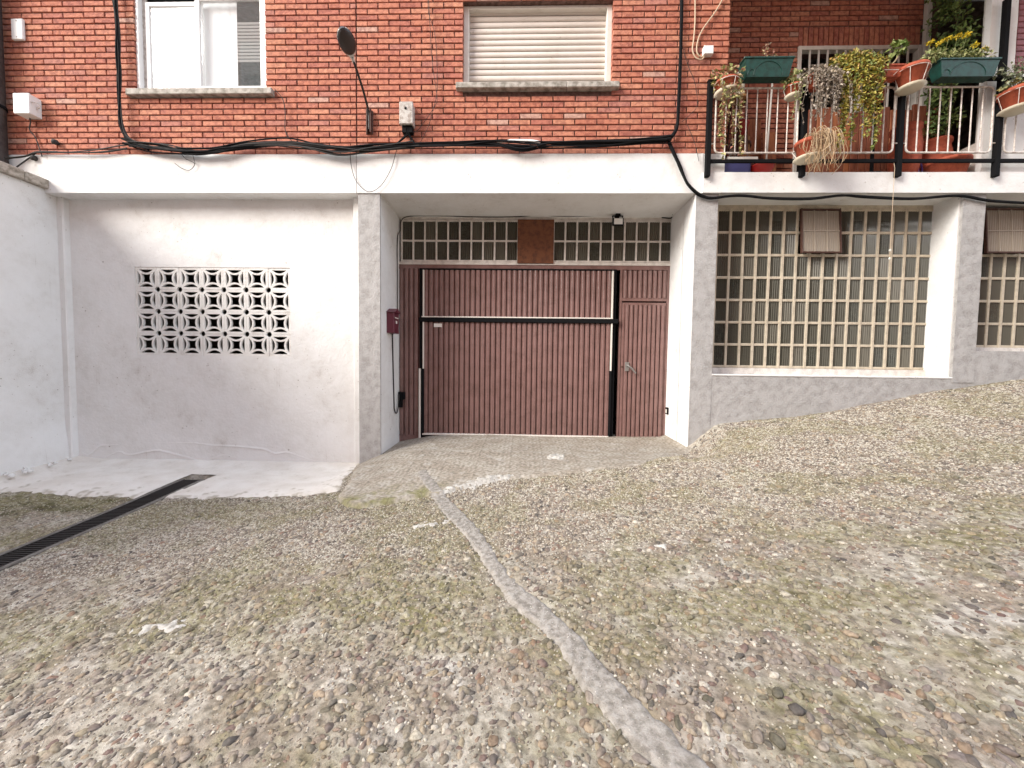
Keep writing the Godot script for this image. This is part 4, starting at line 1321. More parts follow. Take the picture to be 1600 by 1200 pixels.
func build_balcony(b: Node) -> void:
	var zb := -0.80
	var wx0 := 3.53; var wx1 := 5.09; var wy1 := 4.21
	var st := st_new()
	wall_cells(st, 2.2, 5.3, 2.205, 4.95, zb - 0.2, zb - 0.012, [[wx0, wx1, 2.205, wy1]])
	obj("mortar_wall", st, M.mortar, b)
	var back := part("balcony_wall", b)
	lay_bricks(back, 2.243, 5.1, 2.21, 4.9, zb, [[wx0, wx1, 2.0, wy1 + 0.25]], 0.05, 0, 31)
	st = st_new()                                                      # soldier course over the window
	var x := wx0
	while x < wx1 - 0.02:
		var k := rng.randi() % 5
		st.set_color((M["brick_%d" % k] as StandardMaterial3D).albedo_color.srgb_to_linear())
		cbox(st, x + 0.005, x + 0.059, wy1 + 0.005, wy1 + 0.245, zb - 0.1, zb + rng.randf_range(-0.002, 0.002), 0.003)
		x += 0.0645
	stuff(obj("soldier_bricks", st, M.brick_mass, back))
	st = st_new()
	box(st, 2.0, 7.6, 4.95, 5.1, -1.0, 1.25)  # slab lengthened forward out of view to darken the balcony recess
	obj("shading_ceiling", st, M.white_beam, b)
	# barred window at the back
	var w := part("barred_window", b)
	st = st_new()
	for q in [[wx0, wx0 + 0.045], [(wx0 + wx1) / 2 - 0.025, (wx0 + wx1) / 2 + 0.03], [wx1 - 0.045, wx1]]: cbox(st, q[0], q[1], 2.21, wy1, zb - 0.06, zb + 0.02, 0.004)
	cbox(st, wx0 + 0.04, wx1 - 0.04, wy1 - 0.05, wy1, zb - 0.06, zb + 0.018, 0.004)
	obj("frame", st, M.old_frame, w)
	for i in 12:
		var bx := wx0 + 0.045 + (i + 1) * (wx1 - wx0 - 0.09) / 13.0
		st = st_new()
		cbox(st, bx - 0.009, bx + 0.009, 3.0, wy1 - 0.045, zb - 0.012, zb + 0.008, 0.002)
		obj("bar", st, M.old_frame, w)
	for i in 6:
		var bx := wx0 + 0.045 + (2 * i + 1.5) * (wx1 - wx0 - 0.09) / 13.0
		st = st_new()
		cbox(st, bx - 0.055, bx + 0.055, 3.92, 3.94, zb - 0.011, zb + 0.006, 0.002)
		obj("crossbar", st, M.old_frame, w)
	# side wall with a glazed opening and the white pier in front of it
	st = st_new()
	box(st, 5.10, 5.16, 2.205, 2.6, zb, -0.06); box(st, 5.10, 5.16, 4.75, 4.95, zb, -0.06)
	box(st, 5.10, 5.16, 2.6, 4.75, zb, zb + 0.05); box(st, 5.10, 5.16, 2.6, 4.75, -0.12, -0.06)
	box(st, 5.095, 5.15, 3.78, 3.84, zb + 0.05, -0.42)
	obj("side_frame", st, M.old_frame, b)
	room("flat_room", b, 2.25, 7.55, 2.21, 4.94, -4.0, -1.01, M.interior)
	inst("pier", beam_shape(5.05, 5.33, 2.205, 4.95, -0.06, 0.0, 12), M.white_beam, b)
	inst("pier", beam_shape(5.33, 7.6, 2.205, 3.27, -0.2, -0.002, 13), M.white_beam, b)
	# dull red roller shutter beyond the pier
	var rs := part("red_shutter", b)
	st = st_new()
	cbox(st, -1.1, 1.1, 0.0, 0.058, -0.012, 0.006, 0.006)
	var sm := commit(st)
	for i in 26: inst("slat", sm, M.shutter_red, rs, Vector3(6.47, 3.285 + i * 0.062, -0.035))
	# railing
	var r := part("balcony_railing", b)
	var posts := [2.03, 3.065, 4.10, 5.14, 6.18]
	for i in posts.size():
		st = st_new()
		var top := 3.18 if i != 3 else 4.0  # fourth post carried up as a dark strip for an open window's shadow
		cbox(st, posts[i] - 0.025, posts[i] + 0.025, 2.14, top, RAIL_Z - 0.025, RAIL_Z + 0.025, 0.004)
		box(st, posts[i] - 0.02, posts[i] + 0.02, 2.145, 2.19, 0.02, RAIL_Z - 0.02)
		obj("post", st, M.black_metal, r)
	st = st_new()
	cbox(st, 2.055, 6.2, 2.292, 2.330, RAIL_Z - 0.012, RAIL_Z + 0.012, 0.003)
	obj("bottom_rail", st, M.black_metal, r)
	st = st_new()
	cbox(st, 2.0, 6.2, 3.165, 3.185, RAIL_Z - 0.02, RAIL_Z + 0.02, 0.003)
	obj("hand_rail", st, M.black_metal, r)
	st = st_new()
	rod(st, Vector3(0, 0, 0), Vector3(0, 1, 0), 0.0068, 6)
	var bar := commit(st)
	for i in 4:
		var a: float = posts[i] + 0.07; var c: float = posts[i + 1] - 0.07
		var y0 := 2.40; var y1 := 3.095; var q := 0.05
		var pts := []
		for cn in [[a + q, y0 + q, PI, PI * 1.5], [c - q, y0 + q, PI * 1.5, TAU], [c - q, y1 - q, 0.0, PI / 2], [a + q, y1 - q, PI / 2, PI]]:
			for k in 5:
				var t: float = lerpf(cn[2], cn[3], k / 4.0)
				pts.append(Vector3(cn[0] + cos(t) * q, cn[1] + sin(t) * q, RAIL_Z))
		pts.append(pts[0])
		st = st_new()
		tube(st, PackedVector3Array(pts), 0.0105, 8)
		for e in [[a, posts[i]], [c, posts[i + 1]]]:
			for yy in [2.50, 3.0]: rod(st, Vector3(e[0], yy, RAIL_Z), Vector3(e[1], yy, RAIL_Z), 0.007, 6)
		obj("panel_frame", st, M.rail_white, r)
		for k in 7:
			var o := inst("bar", bar, M.rail_white, r, Vector3(lerpf(a, c, (k + 1) / 8.0), y0, RAIL_Z))
			o.scale.y = y1 - y0

func leaf(st: SurfaceTool, p: Vector3, dir: Vector3, nrm: Vector3, l: float, w: float) -> void:
	var s := dir.cross(nrm).normalized() * w
	var n2 := s.cross(dir).normalized()
	var m := p + dir * l * 0.45 - n2 * l * 0.12
	var e := p + dir * l - n2 * l * 0.3
	var a := p + dir * l * 0.4 + s + n2 * w * 0.3
	var b := p + dir * l * 0.4 - s + n2 * w * 0.3
	st.add_vertex(p); st.add_vertex(a); st.add_vertex(m)
	st.add_vertex(p); st.add_vertex(m); st.add_vertex(b)
	st.add_vertex(m); st.add_vertex(a); st.add_vertex(e)
	st.add_vertex(m); st.add_vertex(e); st.add_vertex(b)

func rv(r: RandomNumberGenerator) -> Vector3:
	return Vector3(r.randfn(), r.randfn(), r.randfn()).normalized()

func bush(st: SurfaceTool, r: RandomNumberGenerator, c: Vector3, rad: Vector3, n: int, size: float, cols: Array) -> void:
	for i in n:
		var d := rv(r)
		var p := c + d * rad * pow(r.randf(), 0.4)
		st.set_color((cols[r.randi() % cols.size()] as Color) * r.randf_range(0.7, 1.25))
		leaf(st, p, (d * 0.6 + rv(r) * 0.7 + Vector3(0, 0.1, 0.2)).normalized(), (Vector3(0, 0.7, 0.5) + rv(r) * 0.6).normalized(), size * r.randf_range(0.6, 1.3), size * r.randf_range(0.25, 0.45))

func trail(st: SurfaceTool, r: RandomNumberGenerator, a: Vector3, len: float, lean: Vector3, size: float, cols: Array, every := 0.02, fill := 1.0) -> void:
	var p := a
	var d := (Vector3(r.randf_range(-0.6, 0.6), 0.35, 0.5 + r.randf() * 0.4)).normalized()
	var done := 0.0
	var pts := PackedVector3Array([p])
	while done < len:
		d = (d + Vector3(r.randf_range(-0.25, 0.25), -0.45, -0.05) + lean * 0.2 + Vector3(0, 0, -0.4 * maxf(0, p.z - a.z - 0.07))).normalized()
		p += d * every
		p.z = maxf(p.z, RAIL_Z + 0.02)
		done += every
		pts.append(p)
		for k in 2:
			if r.randf() > fill: continue
			st.set_color((cols[r.randi() % cols.size()] as Color) * r.randf_range(0.7, 1.25))
			var o := (rv(r) + Vector3(0, 0.1, 0.6)).normalized()
			leaf(st, p, (o + Vector3(0, -0.3, 0)).normalized(), (Vector3(0, 0.5, 0.6) + rv(r) * 0.5).normalized(), size * r.randf_range(0.6, 1.3), size * r.randf_range(0.25, 0.45))
	st.set_color((cols[0] as Color) * 0.6)
	tube(st, pts, 0.0022, 4)

func trough(parent: Node, called: String, x0: float, x1: float, y0: float, y1: float, z0: float, z1: float, taper: float, m: Material, arch: bool) -> void:
	var st := st_new()
	var t := 0.008
	var o := [Vector3(x0 + taper, y0, z0 + taper * 0.6), Vector3(x1 - taper, y0, z0 + taper * 0.6), Vector3(x1, y1, z0), Vector3(x0, y1, z0), Vector3(x0 + taper, y0, z1 - taper * 0.6), Vector3(x1 - taper, y0, z1 - taper * 0.6), Vector3(x1, y1, z1), Vector3(x0, y1, z1)]
	quad(st, o[4], o[5], o[6], o[7]); quad(st, o[1], o[0], o[3], o[2]); quad(st, o[0], o[4], o[7], o[3]); quad(st, o[5], o[1], o[2], o[6]); quad(st, o[0], o[1], o[5], o[4])
	# rim
	cbox(st, x0 - t, x1 + t, y1 - 0.012, y1 + 0.006, z1 - 0.004, z1 + t, 0.003); cbox(st, x0 - t, x1 + t, y1 - 0.012, y1 + 0.006, z0 - t, z0 + 0.004, 0.003)
	cbox(st, x0 - t, x0 + 0.004, y1 - 0.0121, y1 + 0.0061, z0, z1, 0.003); cbox(st, x1 - 0.004, x1 + t, y1 - 0.0121, y1 + 0.0061, z0, z1, 0.003)
	obj(called, st, m, parent)
	if arch:
		st = st_new()
		var on := func(x: float, y: float) -> Vector3:
			var k := (y - y0) / (y1 - y0)
			return Vector3(x, y, lerpf(z1 - taper * 0.6, z1, k) + 0.001)
		var cx := (x0 + x1) / 2
		for s in [[cx, (x1 - x0) * 0.30, (y1 - y0) * 0.72], [x0 + taper + 0.045, 0.04, (y1 - y0) * 0.3]]:
			var pts := PackedVector3Array()
			for k in 13:
				var a := PI - PI * k / 12.0
				pts.append(on.call(s[0] + cos(a) * s[1], y0 + 0.015 + sin(a) * s[2]))
			tube(st, pts, 0.004, 5)
		obj("moulding", st, m, parent)
	st = st_new()
	quad(st, Vector3(x0 + 0.01, y1 - 0.02, z1 - 0.006), Vector3(x1 - 0.01, y1 - 0.02, z1 - 0.006), Vector3(x1 - 0.01, y1 - 0.02, z0 + 0.006), Vector3(x0 + 0.01, y1 - 0.02, z0 + 0.006))
	obj("soil", st, M.soil, parent)

func pot(parent: Node, c: Vector3, r0: float, r1: float, h: float, saucer: bool, ring: bool) -> void:
	var st := st_new()
	lathe(st, c, [[0.0, 0.0], [r0, 0.0], [r1 * 0.98, h * 0.78], [r1 * 1.08, h * 0.78], [r1 * 1.1, h], [r1 * 0.98, h], [r1 * 0.95, h * 0.85], [0.0, h * 0.85]], 20)
	obj("pot", st, M.terracotta, parent)
	if saucer:
		st = st_new()
		lathe(st, c + Vector3(0, -0.012, 0), [[0.0, 0.0], [r0 * 1.05, 0.0], [r0 * 1.45, 0.022], [r0 * 1.4, 0.024], [r0 * 1.0, 0.0115], [0.0, 0.0115]], 20)
		obj("saucer", st, M.saucer, parent)
	if ring:
		st = st_new()
		for k in 6:
			var a := TAU * k / 6 + 0.3
			rod(st, c + Vector3(cos(a) * r0 * 1.12, -0.012, sin(a) * r0 * 1.12), c + Vector3(cos(a) * r1 * 1.16, h * 0.8, sin(a) * r1 * 1.16), 0.003, 5)
		var pts := PackedVector3Array()
		for k in 21: pts.append(c + Vector3(cos(TAU * k / 20) * r1 * 1.16, h * 0.8, sin(TAU * k / 20) * r1 * 1.16))
		tube(st, pts, 0.0032, 5)
		rod(st, c + Vector3(-0.02, h * 0.8, -r1 * 1.16), Vector3(c.x - 0.02, 3.10, RAIL_Z + 0.005), 0.0035, 5)
		rod(st, c + Vector3(0.02, h * 0.8, -r1 * 1.16), Vector3(c.x + 0.02, 3.10, RAIL_Z + 0.005), 0.0035, 5)
		obj("wire_holder", st, M.rail_white, parent)

func build_plants() -> void:
	var r := RandomNumberGenerator.new(); r.seed = 808
	var GREEN := [Color(0.13, 0.19, 0.05), Color(0.18, 0.24, 0.07), Color(0.10, 0.16, 0.045)]
	var LIME := [Color(0.34, 0.31, 0.05), Color(0.42, 0.34, 0.06), Color(0.24, 0.27, 0.06), Color(0.46, 0.40, 0.11), Color(0.16, 0.20, 0.05), Color(0.36, 0.22, 0.06)]
	var PALE := [Color(0.34, 0.36, 0.16), Color(0.24, 0.30, 0.10), Color(0.42, 0.42, 0.2)]
	var DRY := [Color(0.40, 0.30, 0.20), Color(0.46, 0.37, 0.27), Color(0.30, 0.22, 0.16), Color(0.24, 0.10, 0.08)]
	var GREY := [Color(0.33, 0.265, 0.20), Color(0.40, 0.335, 0.27), Color(0.22, 0.175, 0.135)]
	var STRAW := [Color(0.44, 0.30, 0.17), Color(0.50, 0.37, 0.23), Color(0.34, 0.22, 0.12)]
	var z := 0.14
	# green trough with a withered sprig
	var a := at(1160, 131, z); var c := at(1234, 97, z)
	var t := thing("planter", "green plastic trough with a withered pink sprig on the railing", "planter", Vector3.ZERO, "long planters on the balcony railing")
	trough(t, "trough", a.x - 0.02, c.x, 3.12, c.y, z - 0.07, z + 0.07, 0.035, M.green_plastic, true)
	var st := st_new()
	bush(st, r, Vector3(lerpf(a.x, c.x, 0.52), c.y + 0.06, z), Vector3(0.07, 0.07, 0.05), 70, 0.03, [Color(0.40, 0.27, 0.15), Color(0.35, 0.16, 0.11), Color(0.45, 0.36, 0.2)])
	st.set_color(Color(0.2, 0.1, 0.07))
	tube(st, smooth_line([Vector3(lerpf(a.x, c.x, 0.5), c.y - 0.03, z), Vector3(lerpf(a.x, c.x, 0.46), c.y + 0.12, z), Vector3(lerpf(a.x, c.x, 0.53), c.y + 0.19, z)], 5), 0.004, 5)
	bush(st, r, Vector3(lerpf(a.x, c.x, 0.5), c.y + 0.17, z), Vector3(0.04, 0.03, 0.03), 20, 0.024, [Color(0.42, 0.25, 0.18), Color(0.5, 0.4, 0.3)])
	stuff(obj("foliage", st, M.leaf, t))
	# second green trough with yellow flowers
	a = at(1456, 134, z); c = at(1551, 99, z)
	t = thing("planter", "green plastic trough full of pale leaves and yellow flowers", "planter", Vector3.ZERO, "long planters on the balcony railing")
	trough(t, "trough", a.x + 0.01, c.x, 3.11, c.y, z - 0.07, z + 0.07, 0.035, M.green_plastic, true)
	st = st_new()
	for k in 10: bush(st, r, Vector3(lerpf(a.x - 0.05, c.x - 0.1, k / 9.0), c.y + 0.03 + 0.05 * r.randf(), z + 0.01), Vector3(0.07, 0.06, 0.07), 70, 0.035, PALE)
	for k in 7:
		var top := Vector3(lerpf(a.x - 0.06, c.x - 0.12, k / 6.0), c.y + 0.11 + 0.09 * r.randf() + 0.09 * sin(k * 0.52), z + 0.02)
		st.set_color(Color(0.2, 0.25, 0.08))
		tube(st, PackedVector3Array([top - Vector3(0.02, 0.13, 0.01), top]), 0.0025, 4)
		bush(st, r, top, Vector3(0.026, 0.014, 0.026), 34, 0.024, [Color(0.75, 0.60, 0.04), Color(0.70, 0.52, 0.03)])
	stuff(obj("foliage", st, M.leaf, t))
	# terracotta trough with the yellow-green trailing plant
	a = at(1310, 140, z); c = at(1405, 108, z)
	t = thing("planter", "terracotta trough with a yellow-green plant trailing over the railing", "planter", Vector3.ZERO, "long planters on the balcony railing")
	trough(t, "trough", a.x, c.x, 3.115, c.y, z - 0.065, z + 0.065, 0.03, M.terracotta, false)
	st = st_new()
	for k in 7: bush(st, r, Vector3(lerpf(a.x - 0.05, a.x + 0.38, k / 6.0), c.y + 0.02 + 0.04 * sin(k * 0.6), z + 0.03), Vector3(0.09, 0.10, 0.09), 150, 0.036, LIME)
	for k in 26: trail(st, r, Vector3(a.x + r.randf_range(-0.04, 0.34), c.y + 0.02, z + 0.05), r.randf_range(0.25, 0.95), Vector3(0.08, 0, 0), 0.042, LIME, 0.02, 0.95)
	stuff(obj("foliage", st, M.leaf, t))
	st = st_new()
	var hold := [Vector3(a.x + 0.38, c.y - 0.06, z + 0.075), Vector3(c.x - 0.07, c.y - 0.06, z + 0.075), Vector3(c.x - 0.1, 3.13, z + 0.06), Vector3(c.x - 0.1, 3.108, RAIL_Z)]
	tube(st, PackedVector3Array(hold), 0.004, 5)
	obj("wire_holder", st, M.rail_white, t)
	# succulent on a bare stem rising from the same end of the rail
	t = thing("potted_plant", "leafy rosette on a long bent stem behind the terracotta trough", "plant", Vector3.ZERO, "potted plants on the balcony railing")
	var s0 := at(1380, 112, 0.0); var s1 := at(1402, 76, 0.02)
	pot(t, Vector3(s0.x, 2.98, -0.08), 0.06, 0.085, 0.15, false, false)
	st = st_new()
	rod(st, Vector3(s0.x, 2.204, -0.08), Vector3(s0.x, 2.98, -0.08), 0.018, 8)
	lathe(st, Vector3(s0.x, 2.206, -0.08), [[0.0, 0.0], [0.09, 0.0], [0.09, 0.02], [0.0, 0.02]], 14)
	lathe(st, Vector3(s0.x, 2.955, -0.08), [[0.0, 0.0], [0.07, 0.0], [0.07, 0.024], [0.0, 0.024]], 14)
	obj("pot_stand", st, M.black_metal, t)
	st = st_new()
	st.set_color(Color(0.42, 0.32, 0.2))
	tube(st, smooth_line([Vector3(s0.x, 3.08, -0.08), s0 + Vector3(0, 0, 0.0), s0 + Vector3(0.09, 0.08, 0.02), s1 + Vector3(0.02, -0.06, 0), s1], 5), 0.008, 6)
	bush(st, r, s1, Vector3(0.07, 0.05, 0.06), 70, 0.06, [Color(0.25, 0.33, 0.08), Color(0.16, 0.25, 0.06), Color(0.35, 0.42, 0.14)])
	stuff(obj("foliage", st, M.leaf, t))
	# tilted-looking pots in wire rings
	var p := at(1421, 143, 0.16)
	t = thing("potted_plant", "terracotta pot with low succulents in a wire ring, beside the flowering green trough", "plant", Vector3.ZERO, "potted plants on the balcony railing")
	pot(t, Vector3(p.x, p.y + 0.02, 0.17), 0.085, 0.125, 0.20, true, true)
	st = st_new()
	bush(st, r, Vector3(p.x, p.y + 0.23, 0.17), Vector3(0.11, 0.035, 0.1), 110, 0.035, [Color(0.2, 0.22, 0.07), Color(0.3, 0.2, 0.08), Color(0.14, 0.16, 0.06)])
	stuff(obj("foliage", st, M.leaf, t))
	p = at(1585, 178, 0.16)
	t = thing("potted_plant", "terracotta pot with straggly grey-green sprays in a wire ring, by the black post heightened as a shadow strip", "plant", Vector3.ZERO, "potted plants on the balcony railing")
	pot(t, Vector3(p.x + 0.01, p.y + 0.03, 0.17), 0.095, 0.135, 0.20, true, true)
	st = st_new()
	bush(st, r, Vector3(p.x, p.y + 0.27, 0.17), Vector3(0.17, 0.07, 0.12), 150, 0.045, [Color(0.42, 0.32, 0.1), Color(0.3, 0.3, 0.14), Color(0.2, 0.22, 0.12)])
	for k in 14:
		var e := Vector3(p.x + r.randf_range(-0.35, 0.2), p.y + r.randf_range(0.28, 0.58), 0.17 + r.randf_range(-0.05, 0.12))
		st.set_color(Color(0.12, 0.13, 0.08))
		var q0 := Vector3(p.x, p.y + 0.2, 0.17)
		tube(st, smooth_line([q0, q0.lerp(e, 0.5) + Vector3(0, 0.06, 0), e], 4), 0.002, 4)
		bush(st, r, q0.lerp(e, 0.8), Vector3(0.05, 0.04, 0.04), 12, 0.04, [Color(0.15, 0.18, 0.1), Color(0.28, 0.3, 0.2)])
	stuff(obj("foliage", st, M.leaf, t))
	# hanging plant at the left end
	p = at(1132, 150, 0.13)
	t = thing("potted_plant", "shallow pot of reddish leaves trailing down the bars beside the brick corner", "plant", Vector3.ZERO, "potted plants on the balcony railing")
	pot(t, Vector3(p.x + 0.01, p.y + 0.01, 0.15), 0.085, 0.11, 0.12, true, true)
	st = st_new()
	var MIX := [Color(0.36, 0.26, 0.15), Color(0.30, 0.30, 0.10), Color(0.36, 0.15, 0.10), Color(0.44, 0.38, 0.16), Color(0.2, 0.22, 0.07)]
	bush(st, r, Vector3(p.x, p.y + 0.16, 0.15), Vector3(0.19, 0.10, 0.12), 230, 0.042, MIX)
	for k in 12: trail(st, r, Vector3(p.x + r.randf_range(-0.1, 0.12), p.y + 0.1, 0.17), r.randf_range(0.25, 0.85), Vector3(0.02, 0, 0), 0.038, MIX, 0.024, 0.8)
	stuff(obj("foliage", st, M.leaf, t))
	# variegated sprig between the trough and the dry plant
	p = at(1240, 132, 0.12)
	t = thing("potted_plant", "small variegated sprig in a shallow pot between the withered trough and the grey plant", "plant", Vector3.ZERO, "potted plants on the balcony railing")
	pot(t, Vector3(p.x - 0.01, p.y - 0.14, 0.13), 0.055, 0.075, 0.11, true, true)
	st = st_new()
	bush(st, r, Vector3(p.x - 0.01, p.y + 0.02, 0.13), Vector3(0.13, 0.10, 0.08), 110, 0.045, PALE)
	for k in 3: trail(st, r, Vector3(p.x - 0.04, p.y - 0.02, 0.15), r.randf_range(0.25, 0.5), Vector3(-0.05, 0, 0), 0.03, PALE, 0.03, 0.5)
	stuff(obj("foliage", st, M.leaf, t))
	# dead grey mop
	p = at(1272, 118, 0.12)
	t = thing("potted_plant", "dead grey plant hanging in a tangled mop over the railing", "plant", Vector3.ZERO, "potted plants on the balcony railing")
	pot(t, Vector3(p.x, p.y - 0.16, 0.15), 0.06, 0.085, 0.13, false, true)
	st = st_new()
	bush(st, r, Vector3(p.x, p.y - 0.03, 0.15), Vector3(0.13, 0.08, 0.09), 120, 0.045, GREY)
	for k in 70:
		st.set_color((GREY[r.randi() % 3] as Color) * r.randf_range(0.7, 1.2))
		trail(st, r, Vector3(p.x + r.randf_range(-0.14, 0.15), p.y - 0.02 + r.randf_range(-0.06, 0.04), 0.15 + r.randf_range(0, 0.08)), r.randf_range(0.15, 0.62), Vector3(0, 0, 0), 0.032, GREY, 0.03, 0.45)
	stuff(obj("foliage", st, M.leaf, t))
	# straw-coloured pot low on the rail
	p = at(1266, 250, 0.16)
	t = thing("potted_plant", "terracotta pot of dried straw-coloured stems hung low on the railing", "plant", Vector3.ZERO, "potted plants on the balcony railing")
	pot(t, Vector3(p.x - 0.03, p.y + 0.0, 0.17), 0.095, 0.12, 0.18, true, false)
	st = st_new()
	for k in 3: rod(st, Vector3(p.x - 0.13 + k * 0.1, p.y - 0.01, 0.17), Vector3(p.x - 0.13 + k * 0.1, 2.40, RAIL_Z), 0.004, 5)
	obj("wire_holder", st, M.rail_white, t)
	st = st_new()
	for k in 120:
		var q0 := Vector3(p.x + r.randf_range(-0.12, 0.14), p.y + 0.17 + r.randf_range(-0.03, 0.02), 0.17 + r.randf_range(-0.08, 0.12))
		var d := Vector3(r.randf_range(-0.06, 0.12), -r.randf_range(0.05, 0.36), r.randf_range(0.06, 0.14))
		st.set_color((STRAW[r.randi() % 3] as Color) * r.randf_range(0.7, 1.25))
		tube(st, smooth_line([q0, q0 + Vector3(d.x * 0.3, 0.03, d.z * 0.9), q0 + Vector3(d.x + r.randf_range(-0.05, 0.05), d.y * 0.6, d.z), q0 + Vector3(d.x * 0.6 + r.randf_range(-0.06, 0.06), d.y, d.z * 0.9)], 4), 0.0028, 4)
	stuff(obj("foliage", st, M.leaf, t))
	# dark climber in the corner behind the flowers
	t = thing("climbing_plant", "leafy climbing plant filling the shaded corner behind the yellow flowers", "plant")
	st = st_new()
	lathe(st, Vector3(4.95, 2.207, -0.32), [[0.0, 0.0], [0.10, 0.0], [0.13, 0.26], [0.12, 0.26], [0.11, 0.22], [0.0, 0.22]], 18)
	obj("pot", st, M.terracotta, t)
	st = st_new()
	st.set_color(Color(0.18, 0.13, 0.07))
	tube(st, smooth_line([Vector3(4.95, 2.3, -0.32), Vector3(4.97, 3.0, -0.3), Vector3(5.0, 3.8, -0.3), Vector3(5.02, 4.6, -0.3)], 6), 0.01, 6)
	for k in 60: bush(st, r, Vector3(4.98 + r.randf_range(-0.09, 0.05), r.randf_range(2.9, 4.7), -0.32 + r.randf_range(-0.22, 0.16)), Vector3(0.07, 0.09, 0.09), 24, 0.055, GREEN)
	stuff(obj("foliage", st, M.leaf, t))

func build_balcony_things() -> void:
	var fl := 2.206
	# screen of reddish boards along the back
	var t := thing("plank_screen", "screen of upright reddish boards standing behind the balcony bars", "screen")
	var r := RandomNumberGenerator.new(); r.seed = 99
	var x := 3.50
	while x < 5.02:
		var st := st_new()
		var w := r.randf_range(0.075, 0.10)
		cbox(st, x + 0.004, x + w - 0.004, fl, r.randf_range(3.18, 3.28), -0.52, -0.50 + r.randf_range(0, 0.006), 0.003)
		obj("plank", st, M.plank if r.randf() < 0.7 else M.plank_pale, t)
		x += w
	var st := st_new()
	cbox(st, 3.5, 5.02, 2.5, 2.56, -0.545, -0.521, 0.003); cbox(st, 3.5, 5.02, 3.0, 3.06, -0.545, -0.521, 0.003)
	obj("batten", st, M.plank, t)
	# orange-brown boards leaning at the left
	for q in [[1168, 1196, 178, -0.62, "wide orange-brown board leaning behind the bars below the withered trough"], [1198, 1218, 200, -0.55, "narrow orange-brown board leaning beside the wider board behind the bars"]]:
		var a := at(q[0], q[2], q[3]); var c := at(q[1], q[2], q[3])
		t = thing("leaning_board", q[4], "board", Vector3((a.x + c.x) / 2, fl, q[3]))
		st = st_new()
		cbox(st, -(c.x - a.x) / 2, (c.x - a.x) / 2, 0.0, a.y - fl, -0.01, 0.01, 0.003)
		obj("board", st, M.plank_pale, t)
		t.rotation.x = -0.10
	# wooden drum with a red bucket on it
	var c := at(1157, 195, -0.4)
	t = thing("wooden_drum", "tan wooden drum standing behind the bars under a red bucket", "drum", Vector3(c.x, fl, -0.40))
	st = st_new()
	lathe(st, Vector3.ZERO, [[0.0, 0.0], [0.10, 0.0], [0.115, 0.15], [0.12, 0.32], [0.105, 0.60], [0.0, 0.60]], 18)
	obj("barrel", st, M.wood_tan, t)
	for y in [0.08, 0.5]:
		st = st_new()
		lathe(st, Vector3.ZERO, [[0.118, y], [0.124, y], [0.124, y + 0.03], [0.118, y + 0.03]], 18)
		obj("hoop", st, M.rust_steel, t)
	t = thing("red_bucket", "small shiny red bucket on top of the wooden drum", "bucket", Vector3(c.x, fl + 0.601, -0.40))
	st = st_new()
	lathe(st, Vector3.ZERO, [[0.0, 0.0], [0.07, 0.0], [0.09, 0.17], [0.097, 0.17], [0.097, 0.185], [0.086, 0.185], [0.066, 0.01], [0.0, 0.01]], 20)
	obj("pail", st, M.red_plastic, t)
	st = st_new()
	var hp := []
	for k in 9: hp.append(Vector3(cos(PI * k / 8) * 0.094, 0.17 + sin(PI * k / 8) * 0.09, 0.0))
	tube(st, PackedVector3Array(hp), 0.004, 5)
	obj("handle", st, M.pale_metal, t)
	# blue crate and red basin on the balcony floor
	c = at(1146, 260, -0.12)
	t = thing("crate", "dark blue plastic crate on the balcony floor behind the black rail", "crate", Vector3(c.x, fl, -0.15))
	st = st_new()
	for s in [-1, 1]:
		cbox(st, s * 0.15 - 0.008, s * 0.15 + 0.008, 0.0, 0.15, -0.1, 0.1, 0.003)
		cbox(st, -0.142, 0.142, 0.0, 0.148, s * 0.1 - 0.008, s * 0.1 + 0.008, 0.003)
	cbox(st, -0.142, 0.142, 0.0, 0.01, -0.092, 0.092, 0.002)
	obj("crate_box", st, M.blue_plastic, t)
	t = thing("tray", "pale shallow tray laid across the dark blue crate", "tray", Vector3(c.x + 0.06, fl + 0.151, -0.15))
	st = st_new()
	cbox(st, -0.17, 0.17, 0.0, 0.012, -0.11, 0.11, 0.003)
	for s in [-1, 1]:
		cbox(st, s * 0.165 - 0.006, s * 0.165 + 0.006, 0.01, 0.055, -0.11, 0.11, 0.002); cbox(st, -0.16, 0.16, 0.01, 0.054, s * 0.105 - 0.006, s * 0.105 + 0.006, 0.002)
	obj("tray_body", st, M.pale_metal, t)
	c = at(1172, 262, -0.1)
	t = thing("basin", "red round basin on the balcony floor beside the blue crate", "basin", Vector3(c.x + 0.13, fl, -0.12))
	st = st_new()
	lathe(st, Vector3.ZERO, [[0.0, 0.0], [0.09, 0.0], [0.13, 0.11], [0.14, 0.115], [0.138, 0.122], [0.124, 0.115], [0.085, 0.008], [0.0, 0.008]], 22)
	obj("bowl", st, M.red_plastic, t)
	for q in [[4.42, -0.22, 0.62, 0.15, "tall terracotta jar standing behind the bars beside the watering can"], [4.83, -0.30, 0.50, 0.16, "wide terracotta jar standing behind the bars under the flowering trough"]]:
		t = thing("terracotta_jar", q[4], "jar", Vector3(q[0], fl, q[1]))
		st = st_new()
		lathe(st, Vector3.ZERO, [[0.0, 0.0], [q[3] * 0.7, 0.0], [q[3] * 0.95, q[2] * 0.35], [q[3], q[2] * 0.65], [q[3] * 0.85, q[2] * 0.9], [q[3] * 0.95, q[2] * 0.93], [q[3] * 0.95, q[2]], [q[3] * 0.8, q[2]], [q[3] * 0.75, q[2] * 0.9], [0.0, q[2] * 0.88]], 22)
		obj("jar_body", st, M.terracotta, t)
	# broom leaning against the boards
	var f := at(1196, 262, -0.3); var e := at(1224, 70, -0.55)
